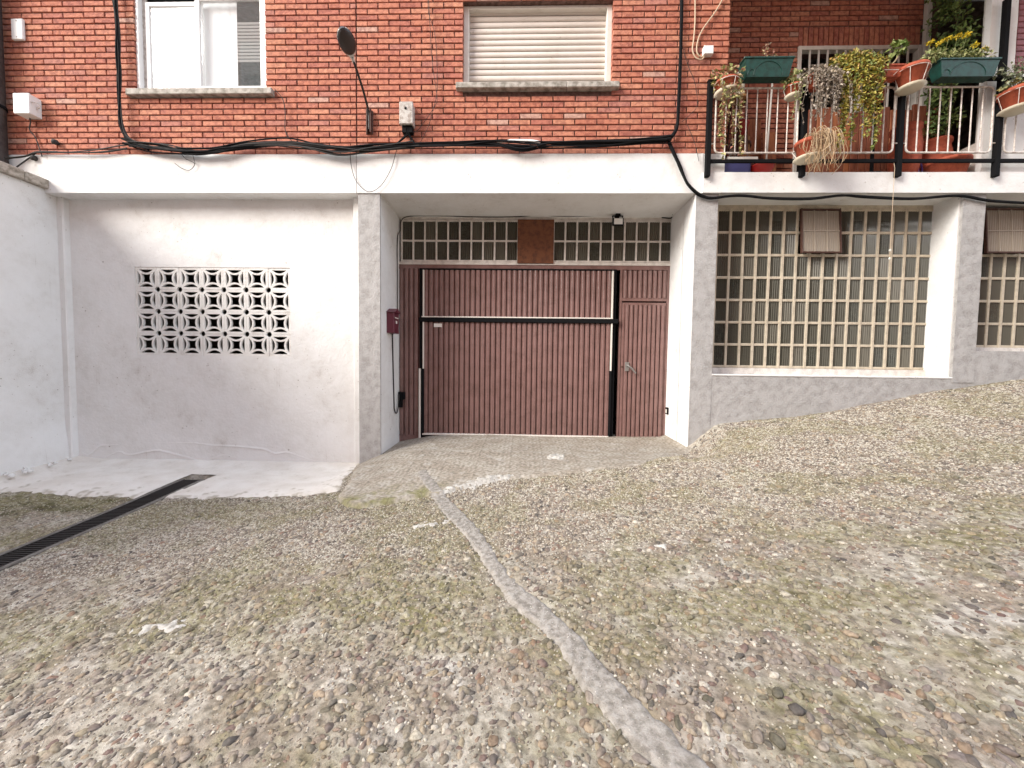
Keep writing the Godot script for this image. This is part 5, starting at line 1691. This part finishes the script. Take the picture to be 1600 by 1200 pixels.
	t = thing("broom", "white-handled broom leaning upright behind the withered trough", "broom", Vector3(f.x, fl, -0.3))
	st = st_new()
	rod(st, Vector3(0, 0.13, 0), Vector3(e.x - f.x, e.y - fl, -0.42), 0.011, 8)
	obj("broom_handle", st, M.pale_metal, t)
	st = st_new()
	cbox(st, -0.13, 0.13, 0.09, 0.14, -0.022, 0.022, 0.004)
	for k in 24: rod(st, Vector3(-0.12 + k * 0.0104, 0.095, 0), Vector3(-0.13 + k * 0.0113, 0.0, 0.0), 0.006, 4)
	obj("brush", st, M.cable_grey, t)
	# white jar on the parapet behind the brick corner
	c = at(1150, 115, -0.2)
	t = thing("jar", "tall pale jar with a lid on a stool behind the brick corner", "jar", Vector3(c.x + 0.04, 3.15, -0.2))
	st = st_new()
	lathe(st, Vector3.ZERO, [[0.0, 0.0], [0.055, 0.0], [0.058, 0.02], [0.058, 0.22], [0.05, 0.24], [0.0, 0.24]], 16)
	obj("jar_body", st, M.saucer, t)
	st = st_new()
	lathe(st, Vector3.ZERO, [[0.0, 0.239], [0.062, 0.239], [0.062, 0.275], [0.0, 0.28]], 16)
	obj("lid", st, M.pale_metal, t)
	t = thing("stool", "tall dark stool under the pale jar behind the brick corner", "stool", Vector3(c.x + 0.04, fl, -0.2))
	st = st_new()
	lathe(st, Vector3.ZERO, [[0.0, 0.91], [0.10, 0.91], [0.10, 0.943], [0.0, 0.943]], 18)
	obj("seat", st, M.wood_tan, t)
	for k in 4:
		st = st_new()
		var g := TAU * k / 4 + 0.6
		rod(st, Vector3(cos(g) * 0.13, 0, sin(g) * 0.13), Vector3(cos(g) * 0.07, 0.912, sin(g) * 0.07), 0.011, 6)
		obj("leg", st, M.rust_steel, t)
	# big terracotta tub and a violet watering can on the floor
	c = at(1480, 262, -0.15)
	t = thing("tub", "large low terracotta tub on the balcony floor before the board screen", "pot", Vector3(c.x, fl, -0.18))
	st = st_new()
	lathe(st, Vector3.ZERO, [[0.0, 0.0], [0.16, 0.0], [0.20, 0.16], [0.215, 0.16], [0.215, 0.20], [0.195, 0.20], [0.18, 0.15], [0.0, 0.15]], 24)
	obj("pot", st, M.terracotta, t)
	c = at(1425, 245, -0.2)
	t = thing("watering_can", "violet watering can on the balcony floor beside the terracotta tub", "watering can", Vector3(c.x, fl, -0.22))
	st = st_new()
	lathe(st, Vector3.ZERO, [[0.0, 0.0], [0.08, 0.0], [0.085, 0.02], [0.075, 0.2], [0.05, 0.22], [0.0, 0.22]], 18)
	obj("can_body", st, M.violet_plastic, t)
	st = st_new()
	tube(st, PackedVector3Array([Vector3(-0.07, 0.04, 0), Vector3(-0.16, 0.16, 0), Vector3(-0.2, 0.26, 0)]), 0.014, 8, 0.009)
	obj("spout", st, M.violet_plastic, t)
	st = st_new()
	tube(st, smooth_line([Vector3(0.075, 0.06, 0), Vector3(0.14, 0.12, 0), Vector3(0.12, 0.22, 0), Vector3(0.02, 0.25, 0), Vector3(-0.03, 0.21, 0)], 4), 0.009, 6)
	obj("handle", st, M.violet_plastic, t)

# ================================================================ walls, boxes, lamp, cables
func build_boundary_wall() -> void:
	var w := thing("boundary_wall", "white side wall with a weathered coping at the end of the yard", "wall", Vector3(-5.68, -1.3, 0.0))
	w.position = Vector3.ZERO
	var st := st_new()
	st.set_smooth_group(0)
	var ny := 50; var nz := 60
	var p := func(i: int, j: int) -> Vector3:
		var z := lerpf(-0.12, 4.5, float(i) / nz); var y := lerpf(-1.6, 2.03, float(j) / ny)
		var foot := 0.035 * pow(clampf((-0.85 - y + 0.12 * na.get_noise_2d(z * 60, 2)) / 0.4, 0, 1), 0.6)
		return Vector3(-5.68 + foot + 0.008 * na.get_noise_2d(z * 90, y * 90) + 0.003 * nb.get_noise_2d(z * 400, y * 400), y, z)
	for i in nz:
		for j in ny: quad(st, p.call(i + 1, j), p.call(i, j), p.call(i, j + 1), p.call(i + 1, j + 1))
	st.set_smooth_group(-1)
	box(st, -5.95, -5.70, -1.6, 2.03, -0.12, 4.5)
	obj("wall_face", st, M.white_plaster, w)
	var z := -0.10
	var k := 0
	while z < 4.4:
		st = st_new()
		var l := 0.62 if k else 0.33
		cbox(st, -6.0, -5.62, 2.025, 2.13 + 0.004 * (k % 2), z, z + l - 0.006, 0.01)
		obj("coping_stone", st, M.coping, w)
		z += l
		k += 1
	# crumbs of mortar along its foot
	var r := RandomNumberGenerator.new(); r.seed = 31
	st = st_new()
	var pm := pebble_mesh(777)
	for i in 18:
		var zz := r.randf_range(-0.05, 1.0)
		var s := r.randf_range(0.012, 0.03)
		var y := ground_h(-5.6, zz) + 0.07
		st.append_from(pm, 0, Transform3D(Basis(rv(r), r.randf() * TAU).scaled(Vector3(s * 1.6, s * 0.7, s)), Vector3(-5.60 + r.randf_range(-0.05, 0.12), y, zz)))
	var o := inst("mortar_crumbs", st.commit(), M.white_plaster, w)
	stuff(o)

func build_gap_tube() -> void:
	var t := thing("gap_shade_tube", "dark tube standing in for the shaded gap at the far end of the brick wall", "shade_tube")
	var st := st_new()
	rod(st, Vector3(-6.13, 2.03, 0.10), Vector3(-6.13, 5.2, 0.10), 0.09, 16)  # added dark tube takes the place of a gap in shade
	obj("shade_tube", st, M.gap_shade_dark, t)
	for y in [2.9, 4.3]:
		st = st_new()
		lathe(st, Vector3(-6.13, y, 0.10), [[0.09, 0.0], [0.098, 0.0], [0.098, 0.035], [0.09, 0.035]], 16)
		box(st, -6.16, -6.10, y, y + 0.03, -0.02, 0.02)
		obj("bracket", st, M.black_metal, t)

func build_boxes() -> void:
	# white plate high on the wall
	var a := at(18, 62, 0.02); var c := at(37, 30, 0.02)
	var t := thing("meter_cover", "plain white plastic cover fixed flat high on the brick wall", "cover", Vector3((a.x + c.x) / 2, (a.y + c.y) / 2, 0.0))
	var st := st_new()
	cbox(st, -0.07, 0.07, -0.118, 0.118, -0.002, 0.03, 0.008)
	obj("cover_body", st, M.plastic_white, t)
	st = st_new()
	for y in [-0.09, 0.09]: lathe(st, Vector3(0, y, 0.03), [[0.0, -0.004], [0.006, -0.003], [0.006, 0.003], [0.0, 0.004]], 8)
	obj("screw", st, M.plastic_grey, t)
	# junction box with a hook
	a = at(21, 176, 0.12); c = at(45, 146, 0.12)
	t = thing("junction_box", "pale square junction box with a wire hook at its side, by the dark tube for the shaded gap", "box", Vector3((a.x + c.x) / 2, (a.y + c.y) / 2, 0.0), "junction boxes on the brickwork")
	st = st_new()
	cbox(st, -0.092, 0.092, -0.11, 0.11, -0.002, 0.105, 0.006)
	obj("box_body", st, M.plastic_white, t)
	st = st_new()
	cbox(st, -0.096, 0.096, -0.114, 0.114, 0.100, 0.122, 0.006)
	obj("lid", st, M.plastic_white, t)
	st = st_new()
	tube(st, smooth_line([Vector3(0.094, -0.01, 0.05), Vector3(0.13, -0.02, 0.06), Vector3(0.14, 0.02, 0.06), Vector3(0.11, 0.03, 0.09), Vector3(0.095, 0.02, 0.1)], 5), 0.006, 6)
	obj("hook", st, M.pale_metal, t)
	st = st_new()
	tube(st, smooth_line([Vector3(-0.02, -0.105, 0.03), Vector3(-0.01, -0.17, 0.035), Vector3(-0.03, -0.24, 0.03), Vector3(0.02, -0.32, 0.02), Vector3(0.05, -0.40, 0.02), Vector3(0.12, -0.55, 0.04)], 6), 0.006, 6)
	obj("lead", st, M.cable_grey, t)
	# junction box over the bundle
	a = at(625, 193, 0.1); c = at(644, 160, 0.1)
	t = thing("junction_box", "narrow stained junction box above the cable tangle, beside the lamp bracket", "box", Vector3((a.x + c.x) / 2, (a.y + c.y) / 2, 0.0), "junction boxes on the brickwork")
	st = st_new()
	cbox(st, -0.072, 0.072, -0.115, 0.12, -0.002, 0.085, 0.006)
	obj("box_body", st, M.plastic_grey, t)
	st = st_new()
	cbox(st, -0.077, 0.077, -0.12, 0.125, 0.08, 0.105, 0.007)
	obj("lid", st, M.plastic_grey, t)
	st = st_new()
	lathe(st, Vector3(-0.005, 0.05, 0.104), [[0.0, -0.016], [0.013, -0.01], [0.013, 0.01], [0.0, 0.016]], 12)
	obj("emblem", st, M.cable_grey, t)
	st = st_new()
	box(st, -0.055, 0.06, -0.19, -0.116, 0.0, 0.07)
	obj("gland", st, M.cable_black, t)
	# little switch box with pale cables near the balcony
	a = at(1101, 84, 0.05); c = at(1114, 71, 0.05)
	t = thing("junction_box", "tiny white junction box where pale cables loop, beside the balcony corner", "box", Vector3((a.x + c.x) / 2, (a.y + c.y) / 2, 0.0), "junction boxes on the brickwork")
	st = st_new()
	cbox(st, -0.052, 0.052, -0.045, 0.045, -0.002, 0.055, 0.005)
	obj("box_body", st, M.plastic_white, t)
	for q in [[[1086, -20], [1086, 30], [1084, 60], [1082, 78], [1087, 90], [1096, 93], [1102, 86]], [[1136, -15], [1120, 15], [1098, 46], [1090, 65], [1089, 82], [1096, 89], [1105, 86]]]:
		var pts := []
		for e in q: pts.append(at(e[0], e[1], 0.022) - t.position)
		st = st_new()
		tube(st, smooth_line(pts, 6), 0.0075, 6)
		obj("lead", st, M.cable_pale, t)
	# maroon letter box on the reveal
	t = thing("letter_box", "maroon gabled letter box on the white reveal beside the garage door", "letter box", Vector3(-1.682, 0.395, -0.31))
	st = st_new()
	cbox(st, 0.0, 0.094, 0.0, 0.265, -0.095, 0.095, 0.004)
	obj("box_body", st, M.maroon, t)
	st = st_new()
	var e0 := 0.0; var e1 := 0.112
	var gab := [Vector3(e0, 0.255, -0.112), Vector3(e1, 0.255, -0.112), Vector3(e1, 0.31, 0), Vector3(e0, 0.31, 0), Vector3(e0, 0.255, 0.112), Vector3(e1, 0.255, 0.112)]
	quad(st, gab[4], gab[5], gab[2], gab[3]); quad(st, gab[1], gab[0], gab[3], gab[2]); tri(st, gab[5], gab[1], gab[2]); quad(st, gab[0], gab[1], gab[5], gab[4])
	obj("roof", st, M.maroon, t)
	st = st_new()
	cbox(st, 0.093, 0.098, 0.185, 0.198, -0.06, 0.06, 0.001)
	obj("slot", st, M.pale_metal, t)
	st = st_new()
	cbox(st, 0.093, 0.096, 0.12, 0.155, -0.02, 0.03, 0.001)
	obj("name_card", st, M.paper, t)
	# bolt box on the reveal with its conduit
	t = thing("lock_box", "small black lock box low on the garage side panel with a looped conduit", "box", at(627, 618, -0.68))
	st = st_new()
	cbox(st, -0.06, 0.05, -0.05, 0.05, -0.03, 0.03, 0.006)
	cbox(st, -0.05, 0.02, -0.16, -0.045, -0.02, 0.02, 0.005)
	obj("box_body", st, M.black_metal, t)
	st = st_new()
	var o: Vector3 = t.position
	tube(st, smooth_line([Vector3(-1.672, 0.46, -0.40) - o, Vector3(-1.672, 0.1, -0.42) - o, Vector3(-1.672, -0.45, -0.46) - o, Vector3(-1.67, -0.58, -0.47) - o, Vector3(-1.662, -0.64, -0.52) - o, Vector3(-1.66, -0.58, -0.58) - o, Vector3(-1.66, -0.40, -0.62) - o, Vector3(-0.03, -0.1, 0.0)], 6), 0.008, 6)
	obj("conduit", st, M.cable_grey, t)
	# key plate on the other reveal
	t = thing("key_switch", "small dark key switch low on the bright reveal by the small door", "switch", Vector3(1.933, -0.56, -0.62))
	st = st_new()
	cbox(st, -0.022, 0.0, -0.045, 0.045, -0.035, 0.035, 0.004)
	obj("plate", st, M.black_metal, t)
	st = st_new()
	cbox(st, -0.026, -0.021, -0.03, 0.02, -0.015, 0.02, 0.001)
	obj("key_face", st, M.pale_metal, t)
	# floodlight under the soffit and its cable
	var f := at(964.5, 339, -0.62)
	t = thing("floodlight", "small unlit black floodlight hanging from the soffit over the garage fanlight", "lamp", Vector3(f.x, SOFFIT, -0.60))
	st = st_new()
	cbox(st, -0.03, 0.03, -0.03, 0.001, -0.04, 0.04, 0.004)
	tube(st, PackedVector3Array([Vector3(-0.065, -0.02, 0.0), Vector3(-0.065, -0.10, 0.02)]), 0.006, 5); tube(st, PackedVector3Array([Vector3(0.065, -0.02, 0.0), Vector3(0.065, -0.10, 0.02)]), 0.006, 5)
	box(st, -0.07, 0.07, -0.026, -0.018, -0.012, 0.012)
	obj("bracket", st, M.black_metal, t)
	st = st_new()
	cbox(st, -0.07, 0.07, -0.15, -0.055, 0.0, 0.045, 0.008)
	for k in 5: box(st, -0.06 + k * 0.027, -0.05 + k * 0.027, -0.14, -0.06, -0.02, 0.001)
	obj("housing", st, M.black_metal, t)
	st = st_new()
	cbox(st, -0.055, 0.055, -0.14, -0.066, 0.044, 0.048, 0.001)
	obj("front_glass", st, M.plastic_white, t)
	t = thing("lamp_cable", "thin grey cable run along the garage soffit to the floodlight", "cable")
	st = st_new()
	var pts := []
	for q in [[619, 486], [618, 430], [620, 374], [625, 360], [627, 345], [640, 338], [690, 337.5], [740, 339], [800, 339], [840, 336.5], [880, 338], [940, 337], [958, 336]]: pts.append(at(q[0], q[1], -0.66 if q[0] > 622 else -0.60))
	for i in pts.size(): if pts[i].x < -1.672: pts[i].x = -1.672
	tube(st, smooth_line(pts, 5), 0.006, 5)
	obj("cable", st, M.cable_grey, t)
	t = thing("cable_stub", "short cut cable end in the top corner of the garage recess", "cable")
	st = st_new()
	tube(st, smooth_line([at(1034, 340, -0.69), at(1048, 341, -0.69), at(1050, 337, -0.66), at(1051, 335, -0.6)], 5), 0.007, 5)
	obj("cable", st, M.cable_black, t)

func build_lamp() -> void:
	var t := thing("street_lamp", "black cobra-head street lamp on a thin curved arm bolted to the brick", "street lamp", Vector3(-1.79, 2.775, 0.0))
	var st := st_new()
	cbox(st, -0.045, 0.035, -0.13, 0.13, -0.01, 0.012, 0.003)
	cbox(st, -0.03, -0.015, -0.13, 0.13, 0.01, 0.05, 0.003)
	cbox(st, 0.012, 0.027, -0.13, 0.13, 0.01, 0.05, 0.003)
	obj("bracket", st, M.rust_steel, t)
	st = st_new()
	tube(st, smooth_line([Vector3(0, -0.09, 0.03), Vector3(0, 0.08, 0.04), Vector3(-0.002, 0.18, 0.12), Vector3(-0.006, 0.26, 0.21), Vector3(-0.011, 0.335, 0.32), Vector3(-0.016, 0.40, 0.425)], 7), 0.0125, 8)
	obj("arm", st, M.lamp_black, t)
	# head: a flattened shell along the arm's direction, glass below
	var d := Vector3(0, 0.11, 0.24).normalized()
	var up := Vector3(0, d.z, -d.y)
	up = up.rotated(d, 0.42)
	var side := d.cross(up).normalized()
	var o := Vector3(-0.016, 0.378, 0.375)
	var ring := func(s: float, f: float, k: int, lo: float, hi: float) -> Vector3:
		var a := TAU * k / 18
		var h := sin(a) * (hi if sin(a) > 0 else lo)
		return o + d * s + side * cos(a) * f + up * h * f
	st = st_new()
	st.set_smooth_group(0)
	var prof := [[0.0, 0.015], [0.04, 0.018], [0.065, 0.028], [0.09, 0.054], [0.125, 0.073], [0.17, 0.081], [0.22, 0.079], [0.26, 0.067], [0.292, 0.043], [0.30, 0.011]]
	for i in prof.size() - 1:
		for k in 18:
			var lo_a: float = 1.0 if i < 2 else 0.22
			var lo_b: float = 1.0 if i + 1 < 2 else 0.22
			quad(st, ring.call(prof[i][0], prof[i][1], k, lo_a, 0.75), ring.call(prof[i][0], prof[i][1], k + 1, lo_a, 0.75), ring.call(prof[i + 1][0], prof[i + 1][1], k + 1, lo_b, 0.75), ring.call(prof[i + 1][0], prof[i + 1][1], k, lo_b, 0.75))
	obj("lamp_head", st, M.plastic_grey, t)
	st = st_new()
	for i in 24:                                                       # pale edge round the opening
		var a := TAU * i / 24; var b := TAU * (i + 1) / 24
		var e := func(g: float, f: float) -> Vector3: return o + d * (0.19 + cos(g) * 0.114 * f) + side * sin(g) * 0.084 * f
		var p0: Vector3 = e.call(a, 1.0); var p1: Vector3 = e.call(b, 1.0)
		quad(st, p0 - up * 0.010, p1 - up * 0.010, p1 + up * 0.022, p0 + up * 0.022)
		quad(st, e.call(a, 0.9) - up * 0.024, e.call(b, 0.9) - up * 0.024, p1 - up * 0.010, p0 - up * 0.010)
	obj("rim", st, M.lamp_black, t)
	st = st_new()
	st.set_smooth_group(0)
	for i in 24:
		for j in 5:
			var e := func(g: float, f: float) -> Vector3: return o + d * (0.19 + cos(g) * 0.103 * f) + side * sin(g) * 0.076 * f - up * (0.02 + 0.028 * sqrt(1.0 - f * f * 0.98))
			var a := TAU * i / 24; var b := TAU * (i + 1) / 24
			if j == 0: tri(st, e.call(0.0, 0.0), e.call(a, 0.2), e.call(b, 0.2))
			else: quad(st, e.call(a, j * 0.2), e.call(a, j * 0.2 + 0.2), e.call(b, j * 0.2 + 0.2), e.call(b, j * 0.2))
	obj("lamp_glass", st, M.lamp_glass, t)

func cable_run(called: String, label: String, strands: Array, wander: float, seed_: int) -> Node3D:      # strands: [points [[px, py, z]...], radius, material, copies]
	var t := thing(called, label, "cable")
	var r := RandomNumberGenerator.new(); r.seed = seed_
	for s in strands:
		for c in s[3]:
			var pts := []
			var off := Vector3(r.randf_range(-1, 1), r.randf_range(-1, 1), r.randf_range(0, 1)) * wander
			for q in s[0]:
				off = off * 0.6 + Vector3(r.randf_range(-1, 1), r.randf_range(-1, 1), r.randf_range(0, 1)) * wander * 0.7
				var p := at(q[0], q[1], q[2]) + off
				p.z = maxf(p.z, 0.012 + s[1])
				pts.append(p)
			var st := st_new()
			tube(st, smooth_line(pts, 5), s[1], 6)
			obj("strand", st, s[2], t)
	return t

func build_cables() -> void:
	var B = M.cable_black; var G = M.cable_grey
	var z := 0.035
	cable_run("cable_bundle", "thick bundle of black cables sagging along the foot of the brickwork", [
		[[[196, 222, z], [230, 233, z], [270, 236, z], [320, 240, z + 0.01], [345, 236, z], [390, 229, z], [455, 226, z], [500, 232, z], [545, 235, z], [600, 233, z], [660, 230, z], [720, 227, z], [780, 225, z], [840, 229, z], [900, 227, z], [960, 225, z], [1010, 223, z], [1046, 220, z]], 0.0085, B, 6],
		[[[230, 232, z], [270, 238, z + 0.01], [330, 241, z + 0.02], [380, 231, z], [450, 228, z], [520, 236, z + 0.01], [590, 234, z + 0.01], [640, 230, z], [760, 225, z], [815, 233, z + 0.01], [870, 228, z], [1000, 224, z], [1047, 219, z]], 0.011, B, 3],
		[[[205, 226, z], [260, 232, z], [310, 243, z], [360, 233, z], [400, 226, z], [470, 229, z + 0.02], [530, 240, z + 0.02], [580, 238, z], [650, 231, z]], 0.007, G, 7]], 0.042, 3)
	cable_run("riser_cables", "bundle of dark cables climbing the brick beside the white window", [
		[[[178, -40, z], [182, 0, z], [186, 40, z], [188, 90, z], [189, 140, z], [191, 185, z], [194, 207, z], [206, 222, z], [235, 233, z]], 0.010, B, 4],
		[[[180, -40, z], [184, 10, z], [188, 60, z], [191, 120, z], [192, 170, z], [197, 210, z], [215, 226, z], [245, 234, z]], 0.007, G, 3]], 0.026, 4)
	cable_run("riser_cables", "pair of black cables climbing the brick beside the pale looped cables", [
		[[[1064, -40, z], [1064, 0, z], [1063, 60, z], [1061, 120, z], [1059, 170, z], [1057, 200, z], [1046, 217, z], [1038, 222, z]], 0.014, B, 2],
		[[[1067, -40, z], [1066, 30, z], [1064, 100, z], [1060, 180, z], [1056, 205, z], [1045, 220, z]], 0.009, B, 2]], 0.006, 5)
	# down from the bundle and along under the balcony slab
	var t := cable_run("drop_cables", "black cables dropping past the white band and running under the balcony slab", [
		[[[1044, 222, z], [1052, 240, z], [1062, 262, z], [1072, 285, z], [1084, 299, z], [1094, 306, 0.02], [1110, 311, 0.0], [1150, 308, -0.02], [1200, 312, -0.02], [1260, 313, -0.02], [1310, 308, -0.02], [1345, 310, -0.02], [1420, 314, -0.02], [1490, 309, -0.02], [1540, 316, -0.02], [1610, 320, -0.02]], 0.013, B, 3]], 0.010, 6)
	cable_run("thin_wires", "loose thin wires fanned out over the coping and white band", [
		[[[-5, 250, 0.1], [40, 245, z], [60, 238, z], [110, 239, z], [160, 238, z], [200, 232, z]], 0.006, G, 3],
		[[[60, 240, z], [100, 240, z], [150, 236, z], [190, 228, z], [215, 226, z]], 0.005, G, 2],
		[[[25, 262, 0.1], [48, 246, z], [62, 238, z], [90, 237, z]], 0.004, G, 2]], 0.012, 7)
	cable_run("hanging_loop", "thin dark wire hanging in a loop below the bundle at the joint", [[[[547, 238, z], [549, 260, z], [556, 282, z], [570, 297, z], [582, 299, z], [597, 288, z], [611, 264, z], [618, 240, z], [622, 228, z]], 0.0035, G, 1]], 0.0, 8)
	cable_run("hanging_loop", "short curled wire end hanging on the white band under the window", [[[[283, 240, z], [290, 248, z], [301, 253, z], [304, 258, z], [296, 266, z], [284, 263, z], [273, 255, z]], 0.003, G, 1], [[[298, 228, z], [302, 245, z], [305, 256, z]], 0.003, G, 1]], 0.0, 9)
	cable_run("lamp_wires", "tangle of thin wires falling from the narrow junction box to the bundle", [
		[[[632, 194, 0.05], [640, 205, 0.05], [632, 215, z], [620, 226, z]], 0.007, B, 5], [[[640, 194, 0.05], [636, 205, 0.06], [642, 216, z], [650, 227, z]], 0.007, B, 5],
		[[[640, 203, z], [650, 205, z], [665, 190, z], [680, 165, z], [682, 150, z], [676, 100, z], [672, 40, z], [670, -20, z]], 0.003, G, 1],
		[[[655, 226, z], [668, 200, z], [676, 175, z], [684, 140, z], [681, 60, z], [671, 20, z], [670, -20, z]], 0.003, G, 1]], 0.012, 10)
	cable_run("thin_wires", "thin wire dropping from the white window sill to the bundle", [[[[430, 140, z], [442, 155, z], [446, 175, z], [446, 205, z], [456, 220, z]], 0.003, G, 2]], 0.006, 11)
	cable_run("thin_wires", "thin wire curving down the brick beside the black riser to the balcony post", [[[[1067, 75, z], [1076, 105, z], [1086, 130, z], [1089, 165, z], [1075, 182, z], [1066, 190, z]], 0.003, G, 1], [[[1074, 195, z], [1086, 225, z], [1092, 252, z]], 0.003, G, 1]], 0.0, 12)
	for q in [[53, 247, "round dark insulator where the thin wires meet above the coping"], [86, 222, "small dark cable clamp on the brick below the square junction box"]]:
		t = thing("cable_clamp", q[2], "clamp", at(q[0], q[1], 0.03))
		var sc := st_new()
		lathe(sc, Vector3.ZERO, [[0.0, -0.03], [0.028, -0.02], [0.032, 0.0], [0.026, 0.022], [0.0, 0.03]], 12)
		box(sc, -0.012, 0.012, -0.012, 0.012, -0.035, -0.02)
		obj("clamp_body", sc, M.cable_grey, t)
	# white sleeve round part of the bundle
	t = thing("cable_sleeve", "short white plastic sleeve tied on top of the black bundle", "sleeve")
	var st := st_new()
	tube(st, smooth_line([at(776, 221, 0.06), at(800, 220, 0.07), at(830, 220.5, 0.07), at(844, 223, 0.06)], 4), 0.016, 8)
	obj("sleeve", st, M.plastic_white, t)
	# cord hanging from the balcony
	t = thing("pull_cord", "thin cord with two pale beads hanging down before the glass-block window", "cord")
	st = st_new()
	rod(st, at(1398, 262, 0.07), Vector3(at(1398, 262, 0.07).x, at(1393, 404, 0.07).y, 0.07), 0.0028, 5)
	rod(st, at(1398, 262, 0.07), Vector3(at(1398, 262, 0.07).x, 2.3, RAIL_Z), 0.0028, 5)
	obj("cord", st, M.cable_pale, t)
	for y in [391, 404]:
		st = st_new()
		var q := at(1394, y, 0.07)
		lathe(st, Vector3(at(1398, 262, 0.07).x, q.y, 0.07), [[0.0, -0.014], [0.01, -0.008], [0.01, 0.008], [0.0, 0.014]], 8)
		obj("bead", st, M.paper, t)

func build_across() -> void:
	# the block across the street, mirrored in the white window; it also shades the yard from that side
	var b := thing("apartment_block", "tall brick apartment block across the street, mirrored in the white sliding window", "building", Vector3(0, -1.6, 15.0))
	b.position = Vector3(0, 0, 0)
	var st := st_new()
	var holes := []
	for i in 9:
		for j in 5: holes.append([-14.4 + i * 3.6, -12.5 + i * 3.6, 0.9 + j * 3.05, 3.1 + j * 3.25])
	wall_cells(st, -14.9, 17.0, -1.9, 19.0, 15.0, 15.3, holes)
	box(st, -14.9, 17.0, -1.9, 19.0, 15.6, 22.0)
	obj("wall", st, M.brick_far, b)
	st = st_new()
	box(st, -15.2, 17.3, 19.0, 19.3, 14.7, 22.0)
	obj("cornice", st, M.stone_sill, b)
	for h in holes:
		var w := part("window", b)
		st = st_new()
		box(st, h[0] - 0.06, h[1] + 0.06, h[2] - 0.08, h[2], 14.9, 15.2); box(st, h[0], h[0] + 0.06, h[2], h[3], 15.05, 15.2); box(st, h[1] - 0.06, h[1], h[2], h[3], 15.05, 15.2); box(st, h[0], h[1], h[3] - 0.06, h[3], 15.051, 15.2)
		obj("frame", st, M.white_frame, w)
		var drop := rng.randf_range(0.4, 0.95) if h[0] > -14.0 else 0.5
		st = st_new()
		var y: float = h[3] - 0.06
		while y > lerpf(h[3], h[2], drop):
			cbox(st, h[0] + 0.06, h[1] - 0.06, y - 0.055, y, 15.15, 15.17, 0.005)
			y -= 0.06
		obj("shutter", st, M.shutter, w)
		st = st_new()
		box(st, h[0] + 0.05, h[1] - 0.05, h[2], h[3], 15.24, 15.26)
		obj("pane", st, M.dark_pane, w)

func _ready() -> void:
	# camera
	var cam := Camera3D.new()
	cam.name = "camera"
	cam.fov = 90.0
	cam.near = 0.05
	cam.far = 200.0
	add_child(cam)
	cam.transform = Transform3D(cam_basis, EYE)
	cam.make_current()
	# overcast sky
	var env := Environment.new()
	env.background_mode = Environment.BG_SKY
	var sm := ProceduralSkyMaterial.new()
	sm.sky_top_color = Color(0.80, 0.85, 0.92)
	sm.sky_horizon_color = Color(0.90, 0.92, 0.94)
	sm.sky_curve = 0.25
	sm.ground_bottom_color = Color(0.35, 0.33, 0.30)
	sm.ground_horizon_color = Color(0.6, 0.6, 0.6)
	sm.sun_angle_max = 1.0
	var cl := FastNoiseLite.new()
	cl.seed = 8; cl.noise_type = FastNoiseLite.TYPE_SIMPLEX_SMOOTH; cl.frequency = 0.006; cl.fractal_octaves = 5
	var cim := cl.get_seamless_image(1024, 512)
	cim.convert(Image.FORMAT_RGBA8)
	sm.sky_cover = ImageTexture.create_from_image(cim)
	sm.sky_cover_modulate = Color(0.30, 0.30, 0.30, 1.0)
	var sky := Sky.new()
	sky.sky_material = sm
	env.sky = sky
	env.tonemap_mode = Environment.TONE_MAPPER_LINEAR
	env.background_energy_multiplier = 0.72
	env.tonemap_exposure = 4.6
	env.sdfgi_enabled = true
	env.ssao_enabled = true
	env.ssil_enabled = true
	var we := WorldEnvironment.new()
	we.name = "world_environment"
	we.environment = env
	add_child(we)
	# veiled sun, high on the left
	var sun := DirectionalLight3D.new()
	sun.name = "sun"
	sun.light_energy = 0.5
	sun.light_color = Color(1.0, 0.98, 0.95)
	sun.light_angular_distance = 30.0
	sun.shadow_enabled = true
	add_child(sun)
	sun.look_at_from_position(Vector3(-7.0, 5.0, 4.5), Vector3.ZERO, Vector3.UP)

	rng.seed = 12345
	na.seed = 1; na.frequency = 0.02; na.fractal_octaves = 4
	nb.seed = 2; nb.frequency = 0.02; nb.fractal_octaves = 3
	nc.seed = 3; nc.frequency = 0.02; nc.fractal_octaves = 2
	make_materials()
	print("materials ", Time.get_ticks_msec())
	make_brick_meshes()
	build_ground()
	print("ground ", Time.get_ticks_msec())
	build_left_building()
	build_right_building()
	build_boundary_wall()
	build_across()
	print("buildings ", Time.get_ticks_msec())
	build_drain()
	build_gap_tube()
	build_boxes()
	build_lamp()
	build_cables()
	build_balcony_things()
	build_plants()
	print("all ", Time.get_ticks_msec())
